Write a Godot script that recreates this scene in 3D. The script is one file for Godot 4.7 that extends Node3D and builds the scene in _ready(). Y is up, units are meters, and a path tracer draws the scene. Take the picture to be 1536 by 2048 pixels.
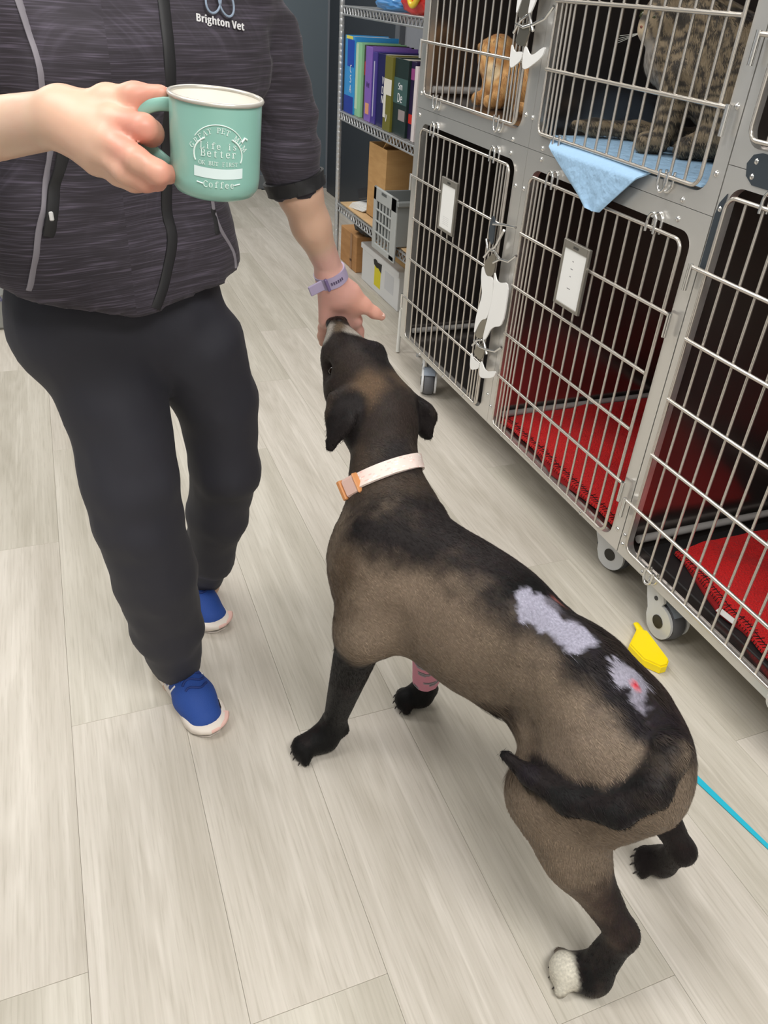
extends Node3D
# A veterinary clinic ward: a walking woman with a mug offers her hand to a dark dog beside stainless kennel cages.
# All coordinates are metres: x to the cages, y up, -z down the corridor.

var rng := RandomNumberGenerator.new()


# ---------------------------------------------------------------- mesh building
class MB:
	var v := PackedVector3Array()
	var n := PackedVector3Array()
	var t := PackedVector2Array()
	var c := PackedColorArray()
	var ix := PackedInt32Array()
	var tint := Color.WHITE

	func vert(p: Vector3, nn: Vector3, u := Vector2.ZERO) -> int:
		v.append(p)
		n.append(nn)
		t.append(u)
		c.append(tint)
		return v.size() - 1

	func tri(a: int, b: int, d: int) -> void:
		var cr := (v[b] - v[a]).cross(v[d] - v[a])
		ix.append(a)
		if cr.dot(n[a] + n[b] + n[d]) > 0.0:
			ix.append(d)
			ix.append(b)
		else:
			ix.append(b)
			ix.append(d)

	func face(pts: Array, nn: Vector3, uvs: Array = []) -> void:
		var s := v.size()
		for i in pts.size():
			vert(pts[i], nn, uvs[i] if uvs.size() else Vector2(pts[i].x + pts[i].z, -pts[i].y))
		for i in range(1, pts.size() - 1):
			tri(s, s + i, s + i + 1)

	# a box with chamfered edges; xf places it
	func box(ctr: Vector3, size: Vector3, bev := 0.0, xf := Transform3D()) -> void:
		var h := size * 0.5
		var b := minf(bev, minf(h.x, minf(h.y, h.z)) * 0.9)
		var hh := [h.x, h.y, h.z]
		for ax in 3:
			var a1 := (ax + 1) % 3
			var a2 := (ax + 2) % 3
			for s in [-1.0, 1.0]:
				var nn := Vector3.ZERO
				nn[ax] = s
				var pts := []
				var uvs := []
				for k in [[-1, -1], [1, -1], [1, 1], [-1, 1]]:
					var p := Vector3.ZERO
					p[ax] = s * hh[ax]
					p[a1] = k[0] * (hh[a1] - b)
					p[a2] = k[1] * (hh[a2] - b)
					pts.append(xf * (ctr + p))
					uvs.append(Vector2(k[0] * 0.5 + 0.5, 0.5 - k[1] * 0.5))
				face(pts, (xf.basis * nn).normalized(), uvs)
		if b <= 0.0:
			return
		for ax in 3:
			var a1 := (ax + 1) % 3
			var a2 := (ax + 2) % 3
			for s1 in [-1.0, 1.0]:
				for s2 in [-1.0, 1.0]:
					var nn := Vector3.ZERO
					nn[a1] = s1
					nn[a2] = s2
					var pts := []
					for k in [[-1, 0], [1, 0], [1, 1], [-1, 1]]:
						var p := Vector3.ZERO
						p[ax] = k[0] * (hh[ax] - b)
						p[a1] = s1 * (hh[a1] - (b if k[1] else 0.0))
						p[a2] = s2 * (hh[a2] - (0.0 if k[1] else b))
						pts.append(xf * (ctr + p))
					face(pts, (xf.basis * nn).normalized())
		for sx in [-1.0, 1.0]:
			for sy in [-1.0, 1.0]:
				for sz in [-1.0, 1.0]:
					var s := Vector3(sx, sy, sz)
					var q := s * h
					face([xf * (ctr + q - Vector3(0, sy * b, sz * b)), xf * (ctr + q - Vector3(sx * b, 0, sz * b)), xf * (ctr + q - Vector3(sx * b, sy * b, 0))], (xf.basis * s).normalized())

	# round (or flattened) tube along points; rad is a number or one per point; up and flat squash it
	func tube(pts: Array, rad, seg := 8, caps := true, flat := 1.0, up := Vector3.UP) -> void:
		var m := pts.size()
		var rings := []
		var side := Vector3.ZERO
		var run := 0.0
		for i in m:
			var d: Vector3 = pts[mini(i + 1, m - 1)] - pts[maxi(i - 1, 0)]
			d = d.normalized()
			if i == 0:
				side = up.cross(d)
				if side.length() < 0.05:
					side = Vector3.RIGHT.cross(d)
			else:
				run += (pts[i] - pts[i - 1]).length()
			side = (side - d * side.dot(d)).normalized()
			var over := d.cross(side)
			var r: float = rad[i] if rad is Array else rad
			var ring := []
			for k in seg + 1:
				var an := TAU * k / seg
				var off := side * cos(an) * r + over * sin(an) * r * flat
				var nn := (side * cos(an) * flat + over * sin(an)).normalized()
				ring.append(vert(pts[i] + off, nn, Vector2(float(k) / seg, run)))
			rings.append(ring)
			if caps and (i == 0 or i == m - 1):
				var cd := -d if i == 0 else d
				var fan := []
				for k in seg:
					fan.append(v[ring[k]])
				face(fan, cd)
		for i in m - 1:
			for k in seg:
				tri(rings[i][k], rings[i][k + 1], rings[i + 1][k + 1])
				tri(rings[i][k], rings[i + 1][k + 1], rings[i + 1][k])

	# profile of (radius, height) turned round y
	func lathe(prof: Array, seg := 24, xf := Transform3D(), sharp := 0.6) -> void:
		var m := prof.size()
		for i in m - 1:
			var p: Vector2 = prof[i]
			var q: Vector2 = prof[i + 1]
			if p.distance_to(q) < 1e-6:
				continue
			var dn := (q - p).normalized()
			var nm := Vector2(dn.y, -dn.x)
			var na := nm
			var nb := nm
			if i > 0:
				var e: Vector2 = (p - prof[i - 1]).normalized()
				var ne := Vector2(e.y, -e.x)
				if ne.dot(nm) > sharp:
					na = (ne + nm).normalized()
			if i < m - 2:
				var e: Vector2 = (prof[i + 2] - q).normalized()
				var ne := Vector2(e.y, -e.x)
				if ne.dot(nm) > sharp:
					nb = (ne + nm).normalized()
			var s := v.size()
			for k in seg + 1:
				var an := TAU * k / seg
				var ca := cos(an)
				var sa := sin(an)
				vert(xf * Vector3(p.x * ca, p.y, p.x * sa), (xf.basis * Vector3(na.x * ca, na.y, na.x * sa)).normalized(), Vector2(float(k) / seg, float(i) / m))
				vert(xf * Vector3(q.x * ca, q.y, q.x * sa), (xf.basis * Vector3(nb.x * ca, nb.y, nb.x * sa)).normalized(), Vector2(float(k) / seg, float(i + 1) / m))
			for k in seg:
				var a := s + k * 2
				tri(a, a + 1, a + 3)
				tri(a, a + 3, a + 2)

	# a sheet f(u, v) with thickness th along its normal (0: a single skin)
	func sheet(nu: int, nv: int, f: Callable, th := 0.0) -> void:
		var pos := []
		for j in nv + 1:
			for i in nu + 1:
				pos.append(f.call(float(i) / nu, float(j) / nv))
		var w := nu + 1
		var nor := []
		for j in nv + 1:
			for i in nu + 1:
				var du: Vector3 = pos[j * w + mini(i + 1, nu)] - pos[j * w + maxi(i - 1, 0)]
				var dv: Vector3 = pos[mini(j + 1, nv) * w + i] - pos[maxi(j - 1, 0) * w + i]
				nor.append(du.cross(dv).normalized())
		for side in ([0, 1] if th > 0.0 else [0]):
			var s := v.size()
			var sg := 1.0 if side == 0 else -1.0
			for j in nv + 1:
				for i in nu + 1:
					vert(pos[j * w + i] + nor[j * w + i] * th * 0.5 * sg, nor[j * w + i] * sg, Vector2(float(i) / nu, float(j) / nv))
			for j in nv:
				for i in nu:
					var a := s + j * w + i
					tri(a, a + 1, a + w + 1)
					tri(a, a + w + 1, a + w)
		if th <= 0.0:
			return
		var rim := []
		for i in nu:
			rim.append(i)
		for j in nv:
			rim.append(j * w + nu)
		for i in nu:
			rim.append(nv * w + nu - i)
		for j in nv:
			rim.append((nv - j) * w)
		var mid: Vector3 = pos[(nv / 2) * w + nu / 2]
		for k in rim.size():
			var a: int = rim[k]
			var b: int = rim[(k + 1) % rim.size()]
			var e: Vector3 = (pos[b] - pos[a]).cross(nor[a]).normalized()
			if e.dot(pos[a] - mid) < 0.0:
				e = -e
			face([pos[a] + nor[a] * th * 0.5, pos[b] + nor[b] * th * 0.5, pos[b] - nor[b] * th * 0.5, pos[a] - nor[a] * th * 0.5], e)

	# outline (Vector2 list) extruded from z=0 to z=depth, then placed
	func prism(outline: Array, depth: float, xf := Transform3D()) -> void:
		var pk := PackedVector2Array(outline)
		var tr := Geometry2D.triangulate_polygon(pk)
		for side in [0, 1]:
			var s := v.size()
			var nn := (xf.basis * Vector3(0, 0, -1 if side == 0 else 1)).normalized()
			for p in pk:
				vert(xf * Vector3(p.x, p.y, depth * side), nn, p)
			for i in range(0, tr.size(), 3):
				tri(s + tr[i], s + tr[i + 1], s + tr[i + 2])
		var area := 0.0
		for i in pk.size():
			area += pk[i].cross(pk[(i + 1) % pk.size()])
		for i in pk.size():
			var a := pk[i]
			var b := pk[(i + 1) % pk.size()]
			var e := Vector2((b - a).y, -(b - a).x) * signf(area)
			face([xf * Vector3(a.x, a.y, 0), xf * Vector3(b.x, b.y, 0), xf * Vector3(b.x, b.y, depth), xf * Vector3(a.x, a.y, depth)], (xf.basis * Vector3(e.x, e.y, 0)).normalized())

	func mesh(shift := Vector3.ZERO) -> ArrayMesh:
		var vv := v.duplicate()
		if shift != Vector3.ZERO:
			for i in vv.size():
				vv[i] += shift
		var a := []
		a.resize(Mesh.ARRAY_MAX)
		a[Mesh.ARRAY_VERTEX] = vv
		a[Mesh.ARRAY_NORMAL] = n
		a[Mesh.ARRAY_TEX_UV] = t
		a[Mesh.ARRAY_COLOR] = c
		a[Mesh.ARRAY_INDEX] = ix
		var m := ArrayMesh.new()
		m.add_surface_from_arrays(Mesh.PRIMITIVE_TRIANGLES, a)
		return m


# ---------------------------------------------------------------- smooth bodies
# A distance field on a grid: tapered capsules joined by a smooth minimum, meshed as surface nets.
class Field:
	var o: Vector3
	var h: float
	var nx: int
	var ny: int
	var nz: int
	var g := PackedFloat32Array()

	func _init(lo: Vector3, hi: Vector3, cell: float) -> void:
		o = lo
		h = cell
		nx = int(ceil((hi.x - lo.x) / cell)) + 1
		ny = int(ceil((hi.y - lo.y) / cell)) + 1
		nz = int(ceil((hi.z - lo.z) / cell)) + 1
		g.resize(nx * ny * nz)
		g.fill(1.0)

	# ax, f: squash the section to f of its width along ax; carve: cut away instead of adding
	func cap(a: Vector3, b: Vector3, ra: float, rb: float, k := 0.03, ax := Vector3.ZERO, f := 1.0, carve := false) -> void:
		var m := maxf(k, 3.0 * h)
		var r := maxf(ra, rb) * maxf(1.0, f) + m
		var lo := (Vector3(minf(a.x, b.x), minf(a.y, b.y), minf(a.z, b.z)) - Vector3(r, r, r) - o) / h
		var hi := (Vector3(maxf(a.x, b.x), maxf(a.y, b.y), maxf(a.z, b.z)) + Vector3(r, r, r) - o) / h
		var x0 := clampi(int(lo.x), 0, nx - 1)
		var x1 := clampi(int(hi.x) + 1, 0, nx - 1)
		var y0 := clampi(int(lo.y), 0, ny - 1)
		var y1 := clampi(int(hi.y) + 1, 0, ny - 1)
		var z0 := clampi(int(lo.z), 0, nz - 1)
		var z1 := clampi(int(hi.z) + 1, 0, nz - 1)
		var sq := absf(f - 1.0) > 0.01
		var cf := 1.0 / f - 1.0
		var ba := b - a
		if sq:
			ba += ax * (ba.dot(ax) * cf)
		var inv := 1.0 / maxf(ba.length_squared(), 1e-9)
		var dr := rb - ra
		var sc := minf(1.0, f) if sq else 1.0
		if sq and f < 1.0:
			sc = 0.5 + 0.5 * f
		for z in range(z0, z1 + 1):
			for y in range(y0, y1 + 1):
				var i := (z * ny + y) * nx + x0
				var q0 := o + Vector3(x0, y, z) * h - a
				for x in range(x0, x1 + 1):
					var q := q0
					if sq:
						q += ax * (q.dot(ax) * cf)
					var s := clampf(q.dot(ba) * inv, 0.0, 1.0)
					var d := ((q - ba * s).length() - (ra + dr * s)) * sc
					if carve:
						if d < m:
							var e := g[i]
							var w := maxf(k - absf(e + d), 0.0) / k
							g[i] = maxf(e, -d) + w * w * k * 0.25
					elif d < m:
						var e := g[i]
						var w := maxf(k - absf(d - e), 0.0) / k
						g[i] = minf(d, e) - w * w * k * 0.25
					i += 1
					q0.x += h

	func chain(p: Array, r: Array, k := 0.03, ax := Vector3.ZERO, f := 1.0) -> void:
		for i in p.size() - 1:
			cap(p[i], p[i + 1], r[i], r[i + 1], k, ax, f)

	# cut away everything on the positive side of a plane, within a reach
	func plane(at: Vector3, nn: Vector3, reach := 9.0) -> void:
		for z in nz:
			for y in ny:
				var i := (z * ny + y) * nx
				var d := (o + Vector3(0, y, z) * h - at).dot(nn)
				var st := nn.x * h
				for x in nx:
					if d > g[i] and (reach > 5.0 or (o + Vector3(x, y, z) * h - at).length() < reach):
						g[i] = d
					i += 1
					d += st

	# cut away what hangs below a curved hem: lowest at the middle, rising by al and ar to the sides
	func hem(at: Vector3, lat: Vector3, al: float, ar: float) -> void:
		for z in nz:
			for x in nx:
				var q := (o + Vector3(x, 0, z) * h - at).dot(lat)
				var top := at.y + q * q * (al if q > 0.0 else ar)
				for y in ny:
					var i := (z * ny + y) * nx + x
					var d := top - (o.y + y * h)
					if d > g[i] and d < 0.2:
						g[i] = d
					elif d >= 0.2:
						g[i] = maxf(g[i], 0.2)

	func into(mb: MB, paint = null) -> void:
		var sx := 1
		var sy := nx
		var sz := nx * ny
		var vid := {}
		var acc := PackedVector3Array()
		var cnt := PackedInt32Array()
		var quads := PackedInt32Array()
		for z in range(1, nz - 1):
			for y in range(1, ny - 1):
				var i := z * sz + y * sy + 1
				for x in range(1, nx - 1):
					var a := g[i]
					var ins := a < 0.0
					for e in 3:
						var st := sx if e == 0 else (sy if e == 1 else sz)
						var b := g[i + st]
						if ins == (b < 0.0):
							continue
						var p := Vector3(x, y, z)
						p[e] += clampf(a / (a - b), 0.02, 0.98)
						var s1 := sy if e == 0 else (sz if e == 1 else sx)
						var s2 := sz if e == 0 else (sx if e == 1 else sy)
						for cell in [i, i - s1, i - s1 - s2, i - s2]:
							var id: int = vid.get(cell, -1)
							if id < 0:
								id = acc.size()
								vid[cell] = id
								acc.append(p)
								cnt.append(1)
							else:
								acc[id] += p
								cnt[id] += 1
							quads.append(id)
						quads.append(1 if ins else 0)
					i += 1
		var base := mb.v.size()
		var pos := PackedVector3Array()
		pos.resize(acc.size())
		for i in acc.size():
			pos[i] = o + acc[i] / cnt[i] * h
		var nor := PackedVector3Array()
		nor.resize(acc.size())
		for q in range(0, quads.size(), 5):
			var a := quads[q]
			var b := quads[q + 1]
			var d := quads[q + 2]
			var e := quads[q + 3]
			var cr := (pos[d] - pos[a]).cross(pos[e] - pos[b])
			if quads[q + 4] == 0:
				cr = -cr
			nor[a] += cr
			nor[b] += cr
			nor[d] += cr
			nor[e] += cr
		# one smoothing pass over the normals
		var sm := nor.duplicate()
		for q in range(0, quads.size(), 5):
			var s := nor[quads[q]] + nor[quads[q + 1]] + nor[quads[q + 2]] + nor[quads[q + 3]]
			for j in 4:
				sm[quads[q + j]] += s * 0.35
		for i in pos.size():
			var nn := sm[i].normalized()
			if paint != null:
				mb.tint = paint.call(pos[i], nn)
			mb.vert(pos[i], nn, Vector2(pos[i].x, pos[i].y))
		mb.tint = Color.WHITE
		for q in range(0, quads.size(), 5):
			var a := base + quads[q]
			var b := base + quads[q + 1]
			var d := base + quads[q + 2]
			var e := base + quads[q + 3]
			if quads[q + 4] == 1:
				mb.ix.append_array([a, d, b, a, e, d])
			else:
				mb.ix.append_array([a, b, d, a, d, e])


# ---------------------------------------------------------------- naming
func numbered(parent: Node, called: String) -> String:
	if not parent.has_node(called):
		return called
	var i := 1
	while parent.has_node("%s_%03d" % [called, i]):
		i += 1
	return "%s_%03d" % [called, i]


func origin(o: Node) -> Vector3:
	var s := Vector3.ZERO
	while o is Node3D and o != self:
		s += o.position
		o = o.get_parent()
	return s


func thing(called: String, label: String, category: String, at := Vector3.ZERO, group := "") -> Node3D:
	var o := Node3D.new()
	o.name = numbered(self, called)
	add_child(o, true)
	o.position = at
	tag(o, label, category, group)
	return o


func tag(o: Node, label: String, category: String, group := "") -> Node:
	o.set_meta("label", label)
	o.set_meta("category", category)
	if group:
		o.set_meta("group", group)
	return o


# a mesh built in world coordinates becomes a child whose own origin is its parent's
func part(parent: Node, called: String, mb: MB, m: Material, label := "") -> MeshInstance3D:
	return piece(parent, called, mb.mesh(-origin(parent)), m, Vector3.ZERO, label)


func piece(parent: Node, called: String, mesh: Mesh, m: Material, at := Vector3.ZERO, label := "") -> MeshInstance3D:
	var o := MeshInstance3D.new()
	o.name = numbered(parent, called)
	o.mesh = mesh
	o.material_override = m
	parent.add_child(o, true)
	o.position = at
	if label:
		o.set_meta("label", label)
	return o


func struct(called: String, mb: MB, m: Material) -> MeshInstance3D:
	var o := part(self, called, mb, m)
	o.set_meta("kind", "structure")
	return o


func again(src: Node3D, at: Vector3, turn := 0.0, label := "") -> Node3D:
	var o := src.duplicate() as Node3D
	var stem := String(src.name)
	o.name = numbered(self, stem)
	add_child(o, true)
	o.position = at
	o.rotation.y = turn
	if label:
		o.set_meta("label", label)
	return o


# ---------------------------------------------------------------- materials
func mat(called: String, col: Color, rough := 0.6, metal := 0.0) -> StandardMaterial3D:
	var m := StandardMaterial3D.new()
	m.resource_name = called
	m.albedo_color = col
	m.roughness = rough
	m.metallic = metal
	return m


func c8(r: int, g: int, b: int) -> Color:
	return Color8(r, g, b)


func lin(r: int, g: int, b: int) -> Color:
	return Color8(r, g, b).srgb_to_linear()


func noise_tex(freq: float, seed_: int, w := 256, hh := 256, oct := 4) -> NoiseTexture2D:
	var f := FastNoiseLite.new()
	f.seed = seed_
	f.frequency = freq
	f.fractal_octaves = oct
	var t := NoiseTexture2D.new()
	t.width = w
	t.height = hh
	t.seamless = true
	t.noise = f
	return t


func ramp(t: NoiseTexture2D, a: Color, b: Color) -> NoiseTexture2D:
	var g := Gradient.new()
	g.set_color(0, a)
	g.set_color(1, b)
	t.color_ramp = g
	return t


func _ready() -> void:
	rng.seed = 7
	view_and_light()
	room()
	cages()
	shelf()
	floor_things()
	animals_and_person()


# ---------------------------------------------------------------- camera, sky, lights, exposure
func view_and_light() -> void:
	var cam := Camera3D.new()
	cam.name = "camera"
	cam.fov = 66.89
	cam.near = 0.03
	cam.transform = Transform3D(Basis(Vector3(0.93191, 0.06052, 0.35760), Vector3(0.15478, 0.82533, -0.54302), Vector3(-0.32800, 0.56140, 0.75977)), Vector3(0, 1.35, 0))
	add_child(cam)
	var we := WorldEnvironment.new()
	we.name = "surroundings"
	var e := Environment.new()
	e.background_mode = Environment.BG_COLOR
	e.background_color = c8(200, 205, 210)
	e.tonemap_mode = Environment.TONE_MAPPER_LINEAR
	e.tonemap_exposure = EXPOSURE
	e.sdfgi_enabled = true
	e.ssao_enabled = true
	e.ssil_enabled = true
	we.environment = e
	add_child(we)
	ceiling_panel(Vector3(-0.9, 2.58, -3.3), "lit ceiling panel above the far left of the corridor", 0.75)
	ceiling_panel(Vector3(-0.7, 2.58, -1.0), "lit ceiling panel above the left wall side near the woman", 0.7)
	ceiling_panel(Vector3(0.5, 2.58, 0.5), "lit ceiling panel behind the photographer's spot", 1.55)
	ceiling_panel(Vector3(0.55, 2.58, -2.2), "lit ceiling panel above the dog and the kennels", 0.5)
	ceiling_panel(Vector3(0.9, 2.58, -5.0), "lit ceiling panel in front of the far wall by the shelf", 0.8)


const EXPOSURE := 1.06
const LAMP := 3.0


func ceiling_panel(at: Vector3, label: String, power: float) -> void:
	var o := thing("ceiling_light", label, "ceiling light", at, "ceiling light panels")
	var f := MB.new()
	for s in [-1, 1]:
		f.box(at + Vector3(0.615 * s, 0, 0), Vector3(0.03, 0.04, 0.66), 0.004)
		f.box(at + Vector3(0, 0, 0.315 * s), Vector3(1.2, 0.04, 0.03), 0.004)
	part(o, "frame", f, mat("panel frame", c8(235, 235, 232), 0.5))
	var d := MB.new()
	d.box(at + Vector3(0, 0.005, 0), Vector3(1.2, 0.012, 0.6))
	var m := mat("lit panel", c8(250, 250, 245), 0.6)
	m.emission_enabled = true
	m.emission = c8(255, 253, 249)
	m.emission_energy_multiplier = 2.0
	part(o, "diffuser", d, m)
	var l := AreaLight3D.new()
	l.name = "panel_glow"
	l.area_size = Vector2(1.2, 0.6)
	l.light_energy = LAMP * power
	l.light_color = Color(1.0, 0.993, 0.98)
	l.shadow_enabled = true
	l.set("area_range", 12.0)
	o.add_child(l)
	l.position = Vector3(0, -0.03, 0)
	l.rotation.x = -PI / 2


# ---------------------------------------------------------------- room
func wood(seed_: int, arcs: float) -> ImageTexture:
	var w := 1024
	var h := 256
	var a := FastNoiseLite.new()
	a.seed = seed_
	a.frequency = 0.012
	a.fractal_octaves = 3
	var b := FastNoiseLite.new()
	b.seed = seed_ + 9
	b.frequency = 0.03
	b.fractal_octaves = 3
	var data := PackedByteArray()
	data.resize(w * h * 3)
	var k := 0
	for y in h:
		var vv := (float(y) / h - 0.5) * 2.0
		for x in w:
			var uu := float(x) / w
			var wob := a.get_noise_2d(x * 0.16, y * 0.9)
			var fine := b.get_noise_2d(x * 0.09, y * 3.2)
			var pore := maxf(0.0, b.get_noise_2d(x * 0.30 + 300.0, y * 5.0) - 0.12)
			var pale := maxf(0.0, a.get_noise_2d(x * 0.10 + 700.0, y * 2.6) - 0.16)
			var ring := sin((vv * vv * 1.3 + uu * 2.2) * 15.0 * arcs + wob * 7.0)
			var heart := clampf(1.05 - absf(vv) * 1.3, 0.0, 1.0)
			var broad := a.get_noise_2d(x * 0.06 + 500.0, y * 0.5)
			var s := 0.46 + broad * 0.5 + fine * 0.2 + ring * 0.11 * heart + pale * 0.5 - pore * 0.55
			s = clampf(s, 0.0, 1.0)
			data[k] = int(lerpf(182.0, 219.0, s))
			data[k + 1] = int(lerpf(176.0, 214.0, s))
			data[k + 2] = int(lerpf(165.0, 206.0, s))
			k += 3
	return ImageTexture.create_from_image(Image.create_from_data(w, h, false, Image.FORMAT_RGB8, data))


func room() -> void:
	# floor slab with vinyl planks laid along the corridor
	var slab := MB.new()
	slab.box(Vector3(-0.12, -0.04, -2.35), Vector3(4.5, 0.06, 8.3))
	var fl := struct("floor", slab, mat("joint", c8(168, 160, 148), 0.8))
	var woods := []
	for i in 4:
		var tx := wood(20 + i * 13, [1.0, 0.7, 1.3, 0.9][i])
		for j in 2:
			var m := mat("pale oak vinyl", [c8(253, 251, 249), c8(247, 246, 242)][j], 0.42)
			m.albedo_texture = tx
			m.metallic_specular = 0.4
			woods.append(m)
	var pw := 0.229
	var pl := 1.22
	var pb := MB.new()
	pb.box(Vector3(0, -0.005, 0), Vector3(pw - 0.0004, 0.01, pl - 0.0004), 0.0005)
	var plank := pb.mesh()
	for r in range(-9, 9):
		var x := 0.079 + pw * (r + 0.5)
		if x < -2.3 or x > 2.1:
			continue
		var off := fposmod(r * 0.433, 1.0) * pl
		for k in range(-1, 7):
			var z := -0.558 + pl * 0.5 - off - k * pl + 1.22
			if z > 1.7 or z < -6.7:
				continue
			piece(fl, "plank", plank, woods[(r * 3 + k * 5 + 70) % woods.size()], Vector3(x, 0, z) - fl.position)
	var wb := MB.new()
	wb.box(Vector3(-0.12, 1.28, -6.27), Vector3(4.5, 2.7, 0.12))
	struct("wall_back", wb, mat("slate blue paint", c8(92, 103, 111), 0.6))
	var bb := MB.new()
	bb.box(Vector3(-0.12, 0.05, -6.2), Vector3(4.3, 0.1, 0.014), 0.003)
	struct("baseboard_back", bb, mat("slate trim", c8(96, 101, 104), 0.5))
	var wr := MB.new()
	wr.box(Vector3(2.03, 1.28, -2.35), Vector3(0.12, 2.7, 8.0))
	struct("wall_right", wr, mat("grey paint", c8(126, 129, 136), 0.65))
	var wl := MB.new()
	wl.box(Vector3(-2.3, 1.28, -2.35), Vector3(0.12, 2.7, 8.0))
	struct("wall_left", wl, mat("pale slate paint", c8(186, 191, 197), 0.7))
	var wf := MB.new()
	wf.box(Vector3(-0.12, 1.28, 1.7), Vector3(4.5, 2.7, 0.12))
	struct("wall_front", wf, mat("off white front paint", c8(215, 213, 208), 0.7))
	var ce := MB.new()
	ce.box(Vector3(-0.12, 2.66, -2.35), Vector3(4.5, 0.1, 8.3))
	struct("ceiling", ce, mat("ceiling white", c8(232, 231, 226), 0.8))
	# dark door leaf in the right wall behind the shelf
	var d := MB.new()
	d.box(Vector3(1.955, 1.0, -5.45), Vector3(0.03, 2.0, 1.25), 0.004)
	struct("door_1", d, mat("charcoal door", c8(48, 53, 60), 0.5))
	var dt := MB.new()
	dt.box(Vector3(1.955, 1.03, -4.79), Vector3(0.05, 2.06, 0.06), 0.006)
	dt.box(Vector3(1.955, 2.05, -5.45), Vector3(0.05, 0.06, 1.38), 0.006)
	struct("trim_1", dt, mat("door frame grey", c8(90, 94, 100), 0.5))


# ---------------------------------------------------------------- cages
const FX := 1.235   # outer face of the cage fronts
const WX := 1.224   # plane of the door wires

var steel: StandardMaterial3D
var wire: StandardMaterial3D
var liner: StandardMaterial3D
var chrome: StandardMaterial3D
var reflected_dark: StandardMaterial3D


func zy(z: float, y: float, x: float) -> Vector3:
	return Vector3(x, y, z)


# sheet metal round a rounded opening: o and q are (z0, z1, y0, y1)
func ring_panel(mb: MB, o: Array, q: Array, r: float, x: float, th: float) -> void:
	var hole := []
	var outer := []
	var cs := [[q[0] + r, q[2] + r, PI], [q[1] - r, q[2] + r, PI * 1.5], [q[1] - r, q[3] - r, 0.0], [q[0] + r, q[3] - r, PI * 0.5]]
	var oc := [Vector2(o[0], o[2]), Vector2(o[1], o[2]), Vector2(o[1], o[3]), Vector2(o[0], o[3])]
	for ci in 4:
		for k in 7:
			var an: float = cs[ci][2] + PI * 0.5 * k / 6.0
			hole.append(Vector2(cs[ci][0] + cos(an) * r, cs[ci][1] + sin(an) * r))
			outer.append(oc[ci])
	var m := hole.size()
	for s in 2:
		var xx := x + th * s
		var nn := Vector3(-1 if s == 0 else 1, 0, 0)
		for i in m:
			var j := (i + 1) % m
			if outer[i] == outer[j]:
				mb.face([zy(hole[i].x, hole[i].y, xx), zy(hole[j].x, hole[j].y, xx), zy(outer[i].x, outer[i].y, xx)], nn)
			else:
				mb.face([zy(hole[i].x, hole[i].y, xx), zy(hole[j].x, hole[j].y, xx), zy(outer[j].x, outer[j].y, xx), zy(outer[i].x, outer[i].y, xx)], nn)
	var mid := Vector2((q[0] + q[1]) * 0.5, (q[2] + q[3]) * 0.5)
	for i in m:
		var a: Vector2 = hole[i]
		var b: Vector2 = hole[(i + 1) % m]
		var e := (b - a).orthogonal().normalized()
		if e.dot(mid - a) < 0.0:
			e = -e
		mb.face([zy(a.x, a.y, x), zy(b.x, b.y, x), zy(b.x, b.y, x + th), zy(a.x, a.y, x + th)], Vector3(0, e.y, e.x))
	for i in 4:
		var a: Vector2 = oc[i]
		var b: Vector2 = oc[(i + 1) % 4]
		var e := (a + b) * 0.5 - Vector2((o[0] + o[1]) * 0.5, (o[2] + o[3]) * 0.5)
		mb.face([zy(a.x, a.y, x), zy(b.x, b.y, x), zy(b.x, b.y, x + th), zy(a.x, a.y, x + th)], Vector3(0, e.y, e.x).normalized())


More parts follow.
